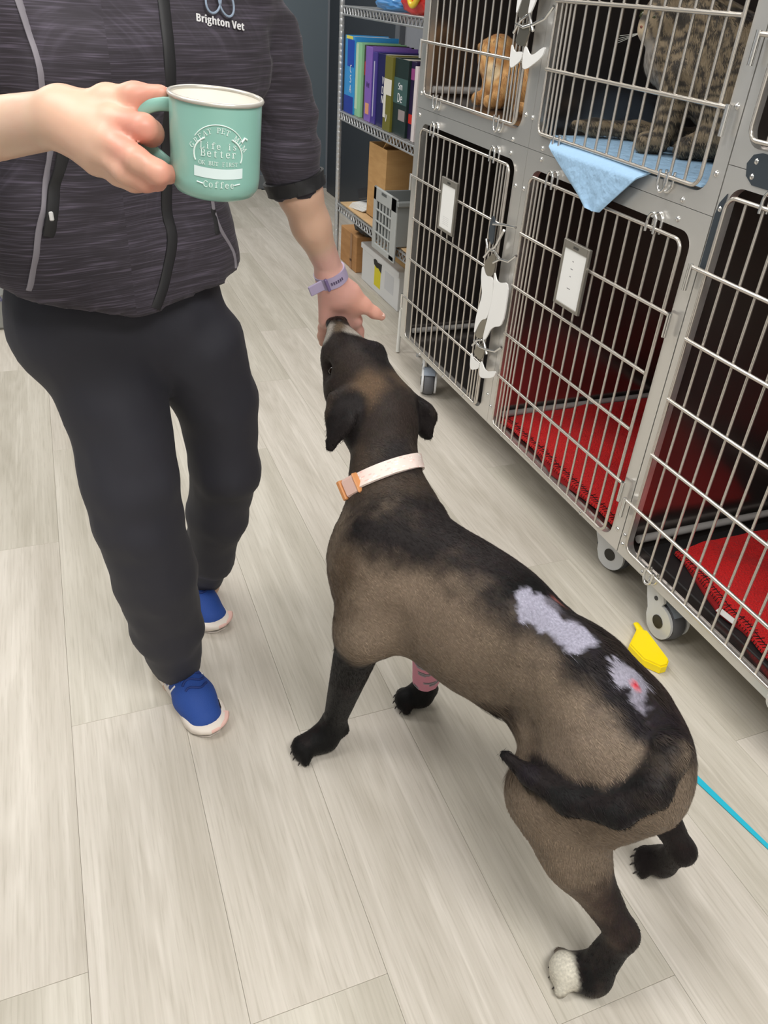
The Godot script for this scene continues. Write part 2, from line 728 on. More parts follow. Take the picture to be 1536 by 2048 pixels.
# d: (z0, z1, y0, y1) of the wire door; rails: heights; dense: -1 or 1 end with close bars; pins: rails that reach past the door at the other end
func wire_door(bank: Node3D, d: Array, rails: Array, dense: int, pins: Array, loops_top: bool, loops_bottom: bool) -> void:
	var door := Node3D.new()
	door.name = numbered(bank, "wire_door")
	bank.add_child(door, true)
	door.set_meta("label", "wire grid door with rounded corners")
	var og := origin(door)
	var z0: float = d[0]
	var z1: float = d[1]
	var y0: float = d[2]
	var y1: float = d[3]
	var r := 0.022
	var path := []
	for c in [[z0 + r, y0 + r, PI], [z1 - r, y0 + r, PI * 1.5], [z1 - r, y1 - r, 0.0], [z0 + r, y1 - r, PI * 0.5]]:
		for k in 5:
			var an: float = c[2] + PI * 0.5 * k / 4.0
			path.append(zy(c[0] + cos(an) * r, c[1] + sin(an) * r, WX))
	path.append(path[0])
	path.append(path[1])
	var f := MB.new()
	f.tube(path, 0.0043, 7, false, 1.0, Vector3.RIGHT)
	part(door, "rim", f, wire)
	var bm := MB.new()
	bm.tube([Vector3(0, y0, 0), Vector3(0, y1, 0)], 0.0034, 6, false)
	var bar := bm.mesh()
	var zs := []
	var wd := z1 - z0
	var e0 := z0 if dense < 0 else z1
	var sg := 1.0 if dense < 0 else -1.0
	for k in [1, 2, 3, 4]:
		zs.append(e0 + sg * 0.0195 * k)
	var rest := wd - 0.0195 * 4
	for k in range(1, 12):
		zs.append(e0 + sg * (0.078 + rest * k / 12.0))
	for z in zs:
		piece(door, "bar", bar, wire, Vector3(WX + 0.004, 0, z) - og)
	for y in rails:
		var rm := MB.new()
		var far: bool = y in pins
		var a := z0 - (0.042 if far and dense > 0 else 0.0)
		var b := z1 + (0.03 if far and dense < 0 else 0.0)
		rm.tube([zy(a, y, WX - 0.004), zy(b, y, WX - 0.004)], 0.0046, 7)
		part(door, "rail", rm, wire)
		if far:
			var e := b if dense < 0 else a
			var pm := MB.new()
			pm.tube([zy(e, y + 0.006, WX - 0.006), zy(e, y - 0.05, WX - 0.006)], 0.0055, 8)
			part(door, "hinge_pin", pm, chrome)
	for side in 2:
		if (side == 0 and not loops_top) or (side == 1 and not loops_bottom):
			continue
		for z in [z0 + 0.105, z1 - 0.105]:
			var lm := MB.new()
			var ye: float = y1 if side == 0 else y0
			var up := 1.0 if side == 0 else -1.0
			for s in 2:
				var pts := []
				for k in 11:
					var an := PI * k / 10.0
					pts.append(zy(z - cos(an) * 0.014 + s * 0.004, ye + up * (0.012 + sin(an) * 0.02), WX - 0.004 + s * 0.014))
				pts.insert(0, zy(z - 0.014 + s * 0.004, ye - up * 0.010, WX - 0.004 + s * 0.014))
				pts.append(zy(z + 0.014 + s * 0.004, ye - up * 0.010, WX - 0.004 + s * 0.014))
				lm.tube(pts, 0.0036, 6, true, 1.0, Vector3.RIGHT)
			part(door, "hinge_loop", lm, chrome)


func inner_box(mb: MB, q: Array, deep: float) -> void:
	var g := 0.012
	var x0 := FX + 0.02
	var cz: float = (q[0] + q[1]) * 0.5
	var cy: float = (q[2] + q[3]) * 0.5
	var lz: float = q[1] - q[0] + g * 2.0
	var ly: float = q[3] - q[2] + g * 2.0
	var cx := x0 + deep * 0.5
	mb.box(Vector3(cx, cy, q[0] - g - 0.004), Vector3(deep, ly, 0.008))
	mb.box(Vector3(cx, cy, q[1] + g + 0.004), Vector3(deep, ly, 0.008))
	mb.box(Vector3(cx, q[2] - g * 0.5 + 0.006, cz), Vector3(deep, 0.008, lz))
	mb.box(Vector3(cx, q[3] + g + 0.004, cz), Vector3(deep, 0.008, lz))
	mb.box(Vector3(x0 + deep, cy, cz), Vector3(0.008, ly, lz))


func gasket(bank: Node3D, q: Array, h := 0.02) -> void:
	var mb := MB.new()
	var y: float = q[2] + 0.012 + h
	mb.tube([Vector3(FX + 0.03, y, q[0] + 0.004), Vector3(FX + 0.655, y, q[0] + 0.004), Vector3(FX + 0.655, y, q[1] - 0.004), Vector3(FX + 0.03, y, q[1] - 0.004)], 0.011, 8)
	part(bank, "floor_seal", mb, mat("grey seal", c8(168, 166, 164), 0.5))


func rivets(bank: Node3D, spots: Array) -> void:
	var rm := MB.new()
	rm.lathe([Vector2(0.0065, 0), Vector2(0.006, 0.0022), Vector2(0.0035, 0.0042), Vector2(0.0001, 0.005)], 10, Transform3D(Basis(Vector3.BACK, PI / 2), Vector3.ZERO), 0.2)
	var m := rm.mesh()
	for s in spots:
		piece(bank, "rivet", m, chrome, zy(s[1], s[0], FX) - origin(bank))


func plate(bank: Node, called: String, pts: Array, m: Material, x: float, th := 0.004, round_ := 0) -> MeshInstance3D:
	var mb := MB.new()
	var ol := []
	for p in pts:
		ol.append(Vector2(-p.x, p.y))
	for r in round_:
		var cut := []
		for i in ol.size():
			var a: Vector2 = ol[i]
			var b: Vector2 = ol[(i + 1) % ol.size()]
			cut.append(a.lerp(b, 0.2))
			cut.append(a.lerp(b, 0.8))
		ol = cut
	# outline axes: first = -z, second = y, extruded towards the viewer's side (-x)
	mb.prism(ol, th, Transform3D(Basis(Vector3(0, 0, -1), Vector3.UP, Vector3(-1, 0, 0)), Vector3(x, 0, 0)))
	return part(bank, called, mb, m)


func cages() -> void:
	steel = mat("brushed stainless", c8(220, 218, 214), 0.28, 0.7)
	wire = mat("nickel wire", c8(212, 206, 198), 0.24, 0.75)
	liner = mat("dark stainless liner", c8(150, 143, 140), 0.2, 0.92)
	chrome = mat("polished chrome", c8(225, 224, 222), 0.14, 0.9)
	reflected_dark = mat("dark reflection on steel", c8(72, 80, 88), 0.4, 0.5)  # dark tone standing for reflections on bare steel
	# first bank: two kennels below, two above
	var bank := thing("kennel_bank", "stainless four door kennel bank on casters, holding an orange cat and a tabby above", "kennel", Vector3(1.6, 0, -2.06))
	var low1 := [-2.775, -2.097, 0.165, 0.957]
	var low2 := [-2.0, -1.328, 0.162, 0.955]
	var up1 := [-2.778, -2.097, 1.036, 1.76]
	var up2 := [-2.002, -1.326, 1.036, 1.76]
	for c in [[[-2.83, -2.04, 0.146, 1.0], low1], [[-2.04, -1.287, 0.146, 1.0], low2], [[-2.83, -2.04, 1.0, 1.8], up1], [[-2.04, -1.287, 1.0, 1.8], up2]]:
		var mb := MB.new()
		var g := 0.0006
		ring_panel(mb, [c[0][0] + g, c[0][1] - g, c[0][2] + g, c[0][3] - g], c[1], 0.035, FX, 0.02)
		part(bank, "front_frame", mb, steel)
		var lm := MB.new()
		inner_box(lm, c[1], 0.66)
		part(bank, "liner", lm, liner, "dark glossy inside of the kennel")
	var shell := MB.new()
	shell.box(Vector3(1.59, 0.153, -2.058), Vector3(0.67, 0.012, 1.54))
	shell.box(Vector3(1.59, 1.797, -2.058), Vector3(0.67, 0.006, 1.54))
	shell.box(Vector3(1.59, 0.97, -2.826), Vector3(0.67, 1.64, 0.006))
	shell.box(Vector3(1.59, 0.97, -1.29), Vector3(0.67, 1.64, 0.006))
	shell.box(Vector3(1.928, 0.97, -2.058), Vector3(0.006, 1.64, 1.54))
	part(bank, "shell", shell, steel)
	gasket(bank, low1, 0.012)
	gasket(bank, low2)
	gasket(bank, up1, 0.012)
	wire_door(bank, [-2.757, -2.108, 0.176, 0.942], [0.778, 0.636, 0.487, 0.33], 1, [0.778, 0.33], true, false)
	wire_door(bank, [-1.988, -1.343, 0.172, 0.938], [0.784, 0.633, 0.484, 0.343], -1, [0.784, 0.343], true, false)
	wire_door(bank, [-2.757, -2.110, 1.047, 1.742], [1.202, 1.346, 1.49, 1.635], 1, [1.202, 1.635], true, true)
	wire_door(bank, [-1.987, -1.340, 1.047, 1.742], [1.196, 1.344, 1.49, 1.635], -1, [1.196, 1.635], true, true)
	rivets(bank, [[1.046, -2.80], [0.978, -2.80], [1.078, -2.078], [1.076, -2.04], [1.008, -2.13], [0.972, -2.13], [0.985, -1.962], [1.012, -1.965], [0.894, -2.077], [0.896, -2.03], [1.011, -1.385], [0.972, -1.384], [1.078, -1.31], [1.199, -1.305], [0.153, -1.463], [0.156, -2.224], [0.153, -2.4], [0.152, -2.62], [0.153, -1.934], [0.205, -1.306], [0.25, -1.306], [0.21, -2.03], [0.24, -2.06]])
	# latches between the doors: polished plates in wire staples, their bright and dark reflections painted as colours
	var polish := mat("bright reflection on plate", c8(244, 244, 243), 0.25, 0.1)  # near white: the bright room reflected in the metal, set as colour
	var shade := mat("dark reflection on plate", c8(150, 145, 134), 0.3, 0.8)  # same metal where it mirrors something dark, set as colour
	for up in 2:
		var dy := 0.0 if up == 0 else 0.885
		var la := Node3D.new()
		la.name = numbered(bank, "latch")
		bank.add_child(la, true)
		la.set_meta("label", "polished double latch between two wire doors")
		var sh := func(pts: Array) -> Array:
			var q := []
			for p in pts:
				q.append(Vector2(p.x, p.y + dy))
			return q
		plate(la, "latch_plate", sh.call([Vector2(-2.157, 0.645), Vector2(-2.125, 0.619), Vector2(-2.083, 0.63), Vector2(-2.063, 0.582), Vector2(-2.078, 0.498), Vector2(-2.118, 0.479), Vector2(-2.153, 0.412), Vector2(-2.153, 0.481), Vector2(-2.129, 0.559), Vector2(-2.152, 0.597)]), polish, 1.207, 0.004, 2)
		plate(la, "latch_plate", sh.call([Vector2(-2.077, 0.653), Vector2(-2.049, 0.621), Vector2(-1.977, 0.646), Vector2(-1.977, 0.512), Vector2(-2.043, 0.483), Vector2(-2.072, 0.429), Vector2(-2.09, 0.425), Vector2(-2.076, 0.498), Vector2(-2.061, 0.582)]), polish, 1.206, 0.004, 2)
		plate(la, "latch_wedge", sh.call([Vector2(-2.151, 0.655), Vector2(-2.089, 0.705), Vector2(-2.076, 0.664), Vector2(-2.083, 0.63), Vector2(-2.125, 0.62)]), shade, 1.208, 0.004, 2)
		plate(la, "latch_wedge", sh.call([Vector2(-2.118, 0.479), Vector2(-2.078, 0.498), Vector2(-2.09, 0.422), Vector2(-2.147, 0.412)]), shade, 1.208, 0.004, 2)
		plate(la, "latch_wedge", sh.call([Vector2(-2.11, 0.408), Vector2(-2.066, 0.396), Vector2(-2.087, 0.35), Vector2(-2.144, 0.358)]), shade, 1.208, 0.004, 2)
		plate(la, "latch_tab", sh.call([Vector2(-2.156, 0.358), Vector2(-2.135, 0.336), Vector2(-2.091, 0.342), Vector2(-2.089, 0.322), Vector2(-2.149, 0.292)]), polish, 1.207, 0.004, 2)
		plate(la, "latch_tab", sh.call([Vector2(-2.084, 0.361), Vector2(-2.044, 0.332), Vector2(-1.975, 0.365), Vector2(-1.985, 0.336), Vector2(-2.08, 0.293)]), polish, 1.206, 0.004, 2)
		plate(la, "latch_tab", sh.call([Vector2(-2.15, 0.735), Vector2(-2.11, 0.71), Vector2(-2.118, 0.79), Vector2(-2.14, 0.80)]), reflected_dark, 1.209, 0.004, 2)  # dark end of the plate, its reflection given as colour
		for w in [[[-2.15, 0.725], [-2.129, 0.694], [-2.09, 0.718], [-2.07, 0.75], [-2.053, 0.776]], [[-2.12, 0.777], [-2.06, 0.79], [-1.99, 0.80]], [[-2.088, 0.671], [-2.049, 0.693], [-2.0, 0.70], [-1.963, 0.728]], [[-2.15, 0.67], [-2.12, 0.70], [-2.09, 0.705], [-2.05, 0.69]], [[-2.143, 0.401], [-2.1, 0.395], [-2.05, 0.405], [-2.0, 0.42], [-1.967, 0.447]], [[-2.15, 0.38], [-2.12, 0.41], [-2.08, 0.425], [-2.05, 0.39]]]:
			var wm := MB.new()
			var pts := []
			for p in w:
				pts.append(zy(p[0], p[1] + dy, 1.203))
			wm.tube(pts, 0.0042, 7, true, 1.0, Vector3.RIGHT)
			part(la, "latch_wire", wm, chrome)
	# second bank at the right edge
	var two := thing("kennel_bank", "stainless kennel bank at the right edge with a red mat trailing black stitches", "kennel", Vector3(1.6, 0, -0.92))
	var lo3 := [-1.26, -0.6, 0.168, 1.066]
	var up3 := [-1.258, -0.6, 1.138, 1.76]
	for c in [[[-1.285, -0.56, 0.146, 1.1], lo3], [[-1.285, -0.56, 1.1, 1.8], up3]]:
		var mb := MB.new()
		var g := 0.0006
		ring_panel(mb, [c[0][0] + g, c[0][1] - g, c[0][2] + g, c[0][3] - g], c[1], 0.035, FX, 0.02)
		part(two, "front_frame", mb, steel)
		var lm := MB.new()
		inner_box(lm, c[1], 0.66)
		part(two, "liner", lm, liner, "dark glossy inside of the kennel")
	var sh2 := MB.new()
	sh2.box(Vector3(1.59, 0.153, -0.922), Vector3(0.67, 0.012, 0.71))
	sh2.box(Vector3(1.59, 1.797, -0.922), Vector3(0.67, 0.006, 0.71))
	sh2.box(Vector3(1.59, 0.97, -1.281), Vector3(0.67, 1.64, 0.004))
	sh2.box(Vector3(1.59, 0.97, -0.563), Vector3(0.67, 1.64, 0.006))
	sh2.box(Vector3(1.928, 0.97, -0.922), Vector3(0.006, 1.64, 0.71))
	part(two, "shell", sh2, steel)
	gasket(two, lo3)
	wire_door(two, [-1.249, -0.615, 0.184, 1.048], [0.899, 0.755, 0.611, 0.465, 0.309], 1, [0.899, 0.309], true, true)
	wire_door(two, [-1.243, -0.615, 1.152, 1.742], [1.318, 1.46, 1.61], 1, [1.318, 1.61], false, true)
	plate(two, "reflection_patch", [Vector2(-0.66, 1.134), Vector2(-1.206, 1.134), Vector2(-1.226, 1.128), Vector2(-1.237, 1.111), Vector2(-1.23, 1.09), Vector2(-1.209, 1.077), Vector2(-0.66, 1.077)], reflected_dark, FX - 0.0005, 0.002)  # dark reflection on the steel rail, built as a flat patch
	plate(two, "reflection_patch", [Vector2(-1.263, 1.05), Vector2(-1.277, 1.03), Vector2(-1.281, 1.007), Vector2(-1.281, 0.9), Vector2(-1.263, 0.9)], reflected_dark, FX - 0.0005, 0.002)  # dark strip beside the door, also a reflection made into a patch
	rivets(two, [[1.118, -1.215], [1.091, -1.215], [1.019, -1.272], [0.178, -1.274], [0.207, -1.274], [0.157, -1.18]])
	# casters
	var c0 := caster()
	c0.position = Vector3(1.285, 0, -1.1)
	c0.set_meta("label", "white caster with dark hub nearest the dog under the right kennel")
	again(c0, Vector3(1.33, 0, -1.385), 0.25, "white caster under the kennel bank, half hidden behind the frame corner")
	again(c0, Vector3(1.264, 0, -2.575), -0.42, "white caster with grey cover under the far end of the kennel bank")
	again(c0, Vector3(1.30, 0, -0.64), 0.1, "white caster under the right kennel at the picture's right edge")
	# card holders hung on the doors
	var k1 := card_holder(Vector3(WX - 0.016, 0.75, -2.452), "metal card holder with blank white card on the leftmost lower kennel door", 0)
	var k2 := card_holder(Vector3(WX - 0.016, 0.753, -1.686), "metal card holder with faint print on the red mat kennel door", 1)
	k2.set_meta("group", "card holders")
	k1.set_meta("group", "card holders")
	# red mats
	red_mat("red fleece mat spread on the floor of the middle lower kennel", [Vector3(1.262, 0, -1.985), Vector3(1.262, 0, -1.345), Vector3(1.9, 0, -1.345), Vector3(1.9, 0, -1.985)], 0.168, 3)
	red_mat("red fleece mat with black stitched edge in the right kennel", [Vector3(1.335, 0, -1.19), Vector3(1.268, 0, -0.62), Vector3(1.88, 0, -0.62), Vector3(1.72, 0, -1.2)], 0.176, 5)
	var dm := MB.new()
	dm.box(Vector3(1.58, 0.172, -0.93), Vector3(0.6, 0.006, 0.64), 0.002)
	tag(part(self, "floor_liner", dm, mat("black rubber", c8(38, 36, 37), 0.6)), "black rubber sheet lying under the stitched red mat", "mat")
	absorbent_pad()


func caster() -> Node3D:
	var o := thing("caster", "white caster", "caster", Vector3.ZERO, "kennel casters")
	var white := mat("white nylon", c8(214, 216, 218), 0.4)
	var r := 0.05
	for s in [-1.0, 1.0]:
		var pm := MB.new()
		var ol := []
		for k in 25:
			var an := -PI * 0.80 + TAU * 0.86 * k / 24.0
			ol.append(Vector2(cos(an) * 0.047, 0.053 + sin(an) * 0.047))
		# arm rising behind the hub to the stem
		ol.append(Vector2(-0.05, 0.085))
		ol.append(Vector2(-0.066, 0.115))
		ol.append(Vector2(-0.066, 0.143))
		ol.append(Vector2(-0.02, 0.143))
		var sorted := [Vector2(0.047, 0.053)]
		sorted.clear()
		for k in 20:
			var an := -PI * 0.75 + PI * 1.28 * k / 19.0
			sorted.append(Vector2(cos(an) * 0.047, 0.053 + sin(an) * 0.047))
		sorted.append(Vector2(0.0, 0.112))
		sorted.append(Vector2(-0.016, 0.143))
		sorted.append(Vector2(-0.068, 0.143))
		sorted.append(Vector2(-0.07, 0.118))
		sorted.append(Vector2(-0.06, 0.092))
		sorted.append(Vector2(-0.047, 0.065))
		sorted.append(Vector2(-0.045, 0.045))
		pm.prism(sorted, 0.008, Transform3D(Basis(Vector3(0, 0, 1), Vector3.UP, Vector3(-1, 0, 0)), Vector3(0.026 * s + 0.004, 0, 0)))
		part(o, "side_plate", pm, white)
		var hm := MB.new()
		hm.lathe([Vector2(0.018, 0.0), Vector2(0.018, 0.002), Vector2(0.0001, 0.0012)], 20, Transform3D(Basis(Vector3.BACK, PI / 2 * -s), Vector3(0.026 * s + 0.004 * s, 0.053, 0)))
		part(o, "hub", hm, mat("dark hub", c8(40, 38, 34), 0.5))
		var bm := MB.new()
		bm.lathe([Vector2(0.006, 0.0), Vector2(0.006, 0.002), Vector2(0.0001, 0.002)], 12, Transform3D(Basis(Vector3.BACK, PI / 2 * -s), Vector3(0.026 * s + 0.004 * s, 0.108, -0.028)))
		part(o, "axle_cap", bm, mat("dark hub", c8(60, 60, 60), 0.5))
	var tm := MB.new()
	tm.lathe([Vector2(0.012, -0.019), Vector2(0.046, -0.019), Vector2(0.05, -0.013), Vector2(0.0515, 0), Vector2(0.05, 0.013), Vector2(0.046, 0.019), Vector2(0.012, 0.019)], 30, Transform3D(Basis(Vector3.BACK, PI / 2), Vector3(0, 0.0515, 0)))
	part(o, "tyre", tm, mat("grey tyre", c8(92, 93, 98), 0.6))
	var gm := MB.new()
	for k in 9:
		var a0 := PI * 0.25 + PI * 0.75 * k / 9.0
		var a1 := PI * 0.25 + PI * 0.75 * (k + 1) / 9.0
		var p0 := Vector3(0, 0.053 + sin(a0) * 0.056, cos(a0) * 0.056)
		var p1 := Vector3(0, 0.053 + sin(a1) * 0.056, cos(a1) * 0.056)
		var nn := ((p0 + p1) * 0.5 - Vector3(0, 0.053, 0)).normalized()
		gm.face([p0 + Vector3(-0.022, 0, 0), p0 + Vector3(0.022, 0, 0), p1 + Vector3(0.022, 0, 0), p1 + Vector3(-0.022, 0, 0)], nn)
	part(o, "wheel_cover", gm, mat("blue grey plastic", c8(142, 152, 166), 0.45))
	var sm := MB.new()
	sm.lathe([Vector2(0.0001, 0.1), Vector2(0.014, 0.1), Vector2(0.014, 0.146), Vector2(0.0001, 0.146)], 14, Transform3D(Basis(), Vector3(0, 0, -0.042)))
	part(o, "stem", sm, steel)
	return o


func card_holder(at: Vector3, label: String, marks: int) -> Node3D:
	var o := thing("card_holder", label, "card holder", at)
	var f := MB.new()
	var w := 0.118
	var h := 0.168
	var g := 0.009
	for s in [-1, 1]:
		f.box(at + Vector3(0, 0, (w - g) * 0.5 * s), Vector3(0.006, h, g), 0.001)
	f.box(at + Vector3(0, -(h - g) * 0.5, 0), Vector3(0.006, g, w - g * 2), 0.001)
	f.box(at + Vector3(0, (h - 0.02) * 0.5, 0), Vector3(0.006, 0.02, w - g * 2), 0.001)
	f.box(at + Vector3(0.004, 0, 0), Vector3(0.002, h, w), 0.0)
	part(o, "frame", f, mat("holder steel", c8(150, 146, 138), 0.35, 0.6))
	var slot := MB.new()
	slot.box(at + Vector3(-0.0032, h * 0.5 - 0.011, 0), Vector3(0.001, 0.006, 0.022), 0.0)
	part(o, "slot", slot, mat("slot dark", c8(60, 58, 55), 0.6))
	var img := Image.create(96, 144, false, Image.FORMAT_RGB8)
	img.fill(c8(238, 238, 236))
	if marks:
		for r in [[22, 26, 6], [20, 46, 10], [22, 66, 5], [20, 98, 14]]:
			img.fill_rect(Rect2i(r[0] + 18, r[1], r[2], 2), c8(110, 110, 115))
	else:
		for k in 5:
			img.fill_rect(Rect2i(22, 104 + k * 6, 46, 1), c8(196, 196, 198))
	var pm := mat("card", Color.WHITE, 0.5)
	pm.albedo_texture = ImageTexture.create_from_image(img)
	var pp := MB.new()
	var hz := w * 0.5 - g
	var y0 := -h * 0.5 + g
	var y1 := h * 0.5 - 0.02
	# seen from -x the viewer's right is +z
	pp.face([at + Vector3(-0.0005, y1, -hz), at + Vector3(-0.0005, y1, hz), at + Vector3(-0.0005, y0, hz), at + Vector3(-0.0005, y0, -hz)], Vector3(-1, 0, 0), [Vector2(0, 0), Vector2(1, 0), Vector2(1, 1), Vector2(0, 1)])
	part(o, "card", pp, pm)
	return o


func red_mat(label: String, q: Array, y: float, seed_: int) -> void:
	var f := FastNoiseLite.new()
	f.seed = seed_
	f.frequency = 4.0
	var base: Vector3 = (q[0] + q[2]) * 0.5 + Vector3(0, y, 0)
	var o := thing("fleece_mat", label, "mat", base, "red fleece mats")
	var m := mat("red fleece", c8(228, 32, 34), 0.95)
	m.rim_enabled = true
	m.rim = 0.3
	var nt := noise_tex(0.09, seed_)
	m.heightmap_enabled = true
	m.heightmap_texture = nt
	m.heightmap_scale = 0.4
	m.uv1_triplanar = true
	m.uv1_scale = Vector3(6, 6, 6)
	var top := func(u: float, w: float) -> Vector3:
		var a: Vector3 = (q[0] as Vector3).lerp(q[1], u)
		var b: Vector3 = (q[3] as Vector3).lerp(q[2], u)
		var e := f.get_noise_2d(u * 0.9, 7.0) * 0.012 * (1.0 - w)
		var p := a.lerp(b, w) + Vector3(e, 0, 0)
		p.y = y + 0.012 + (f.get_noise_2d(p.x * 1.2, p.z * 1.2) + 0.4) * 0.014 * smoothstep(0.0, 0.25, w)
		return p
	var mb := MB.new()
	mb.sheet(30, 24, top, 0.011)
	part(o, "fleece", mb, m)
	# a turned-under second layer along the front
	var fold := func(u: float, w: float) -> Vector3:
		var p: Vector3 = top.call(u, w * 0.16)
		p.x -= 0.012 * sin(u * 9.0 + seed_) * (1.0 - w) + 0.004
		p.y = y + 0.004
		return p
	var fb := MB.new()
	fb.sheet(24, 3, fold, 0.005)
	part(o, "underlayer", fb, mat("red underside", c8(150, 18, 24), 0.9))
	var st := MB.new()
	var r := RandomNumberGenerator.new()
	r.seed = seed_
	for i in 64:
		var u := (i + 0.5) / 64.0
		var p: Vector3 = top.call(u, 0.005)
		var p2: Vector3 = top.call(u + r.randf_range(-0.008, 0.012), 0.03 + r.randf() * 0.02)
		st.tube([p + Vector3(-0.006, -0.004, 0), p + Vector3(0, 0.0065, 0), p2 + Vector3(0, 0.0062, 0)], 0.0011, 4, false)
	for i in 40:
		var p: Vector3 = top.call(i / 40.0, 0.028)
		var p2: Vector3 = top.call((i + 1) / 40.0, 0.028)
		st.tube([p + Vector3(0, 0.0062, 0), p2 + Vector3(0, 0.0062, 0)], 0.0012, 4, false)
	part(o, "stitching", st, mat("black yarn", c8(24, 18, 18), 0.9)).set_meta("kind", "stuff")
	if seed_ == 5:
		var tg := MB.new()
		var tp: Vector3 = top.call(0.42, -0.02)
		tg.box(Vector3.ZERO, Vector3(0.014, 0.002, 0.05), 0.0006, Transform3D(Basis(Vector3.UP, 0.12) * Basis(Vector3.BACK, 0.4), tp + Vector3(-0.004, 0.004, 0)))
		part(o, "care_tag", tg, mat("white tag", c8(232, 230, 228), 0.6))


func absorbent_pad() -> void:
	var o := thing("absorbent_pad", "pale blue absorbent pad under the tabby cat, one corner hanging out of its kennel", "pad", Vector3(1.55, 1.046, -1.66))
	var m := mat("pale blue pad", c8(158, 194, 226), 0.75)
	m.heightmap_enabled = true
	m.heightmap_texture = noise_tex(0.03, 4)
	m.heightmap_scale = 0.3
	m.uv1_triplanar = true
	m.uv1_scale = Vector3(4, 4, 4)
	var f := FastNoiseLite.new()
	f.seed = 31
	f.frequency = 3.0
	var mb := MB.new()
	mb.sheet(30, 26, func(u: float, w: float) -> Vector3:
		var z := lerpf(-1.93, -1.345, u)
		var x := lerpf(1.236, 1.80, w)
		var p := Vector3(x + f.get_noise_2d(u * 2.0, 3.0) * 0.03 * w, 0, z)
		var lift := maxf(0.0, f.get_noise_2d(x * 1.5, z * 1.5)) * 0.05 * smoothstep(0.2, 0.6, w)
		lift += 0.055 * exp(-pow((u - 0.42) / 0.12, 2.0)) * smoothstep(0.45, 0.9, w)
		p.y = 1.047 + lift
		return p, 0.005)
	part(o, "pad", mb, m)
	# the corner that slipped out under the door: a triangular flap hanging down outside
	var fb := MB.new()
	fb.sheet(20, 16, func(u: float, w: float) -> Vector3:
		var za := -1.935
		var zb := -1.50
		var tip := -1.66
		var s := pow(w, 0.9)
		var z := lerpf(lerpf(za, zb, u), lerpf(tip - 0.03, tip + 0.035, u), s)
		var drop := 0.121 * s - 0.012 * s * absf(u - 0.5)
		var x := 1.236 - 0.026 * smoothstep(0.0, 0.14, w) - 0.006 * sin(u * PI) - 0.005 * sin(u * 9.0) * w
		return Vector3(x, 1.047 - drop - 0.002, z), 0.004)
	part(o, "hanging_corner", fb, m)
	var cb := MB.new()
	cb.box(Vector3(1.46, 1.06, -1.40), Vector3(0.13, 0.012, 0.10), 0.003, Transform3D())
	var card := tag(part(self, "paper_packet", cb, mat("pale paper", c8(206, 208, 212), 0.6)), "pale paper packet with grey label lying right of the tabby cat", "packet")
	var lb := MB.new()
	lb.box(Vector3(1.46, 1.0668, -1.40), Vector3(0.03, 0.001, 0.06))
	part(card, "print", lb, mat("grey print", c8(128, 130, 136), 0.7))


# ---------------------------------------------------------------- wire shelf
const SX := 1.377
const SZ0 := -4.12
const SZ1 := -2.93


func shelf() -> void:
	var o := thing("wire_shelf", "chrome wire shelf unit holding books and boxes behind the kennels", "shelf", Vector3(1.6, 0, -3.5))
	var ch := mat("shelf chrome", c8(190, 192, 194), 0.3, 0.65)
	for x in [SX, SX + 0.46]:
		for z in [SZ0, SZ1]:
			var pm := MB.new()
			var prof := [Vector2(0.0001, 0.0), Vector2(0.0125, 0.0)]
			for k in 74:
				var y := 0.012 + k * 0.0254
				prof.append(Vector2(0.0125, y))
				prof.append(Vector2(0.0115, y + 0.002))
				prof.append(Vector2(0.0125, y + 0.004))
			prof.append(Vector2(0.0125, 1.9))
			prof.append(Vector2(0.0001, 1.9))
			pm.lathe(prof, 12, Transform3D(Basis(), Vector3(x, 0, z)))
			part(o, "post", pm, ch)
	for y in [1.242, 0.80, 0.362, 1.72]:
		var s := Node3D.new()
		s.name = numbered(o, "wire_tier")
		o.add_child(s, true)
		for x in [SX, SX + 0.46]:
			var em := MB.new()
			em.tube([Vector3(x, y + 0.014, SZ0), Vector3(x, y + 0.014, SZ1)], 0.0042, 7)
			em.tube([Vector3(x, y - 0.018, SZ0), Vector3(x, y - 0.018, SZ1)], 0.0042, 7)
			var zz := []
			for k in 61:
				zz.append(Vector3(x, y + (0.014 if k % 2 else -0.018), lerpf(SZ0 + 0.01, SZ1 - 0.01, k / 60.0)))
			em.tube(zz, 0.003, 5, false)
			part(s, "truss_edge", em, ch)
		for z in [SZ0, SZ1]:
			var em := MB.new()
			em.tube([Vector3(SX, y + 0.014, z), Vector3(SX + 0.46, y + 0.014, z)], 0.0042, 7)
			em.tube([Vector3(SX, y - 0.018, z), Vector3(SX + 0.46, y - 0.018, z)], 0.0042, 7)
			var zz := []
			for k in 25:
				zz.append(Vector3(lerpf(SX + 0.01, SX + 0.45, k / 24.0), y + (0.014 if k % 2 else -0.018), z))
			em.tube(zz, 0.003, 5, false)
			part(s, "truss_end", em, ch)
		var wm := MB.new()
		wm.tube([Vector3(SX, y + 0.016, 0), Vector3(SX + 0.46, y + 0.016, 0)], 0.0025, 5, false)
		var wmesh := wm.mesh(-Vector3(1.6, 0, 0))
		for k in 46:
			piece(s, "slat_wire", wmesh, ch, Vector3(0, 0, lerpf(SZ0 + 0.02, SZ1 - 0.02, k / 45.0) + 3.5))
	books()
	shelf_things()


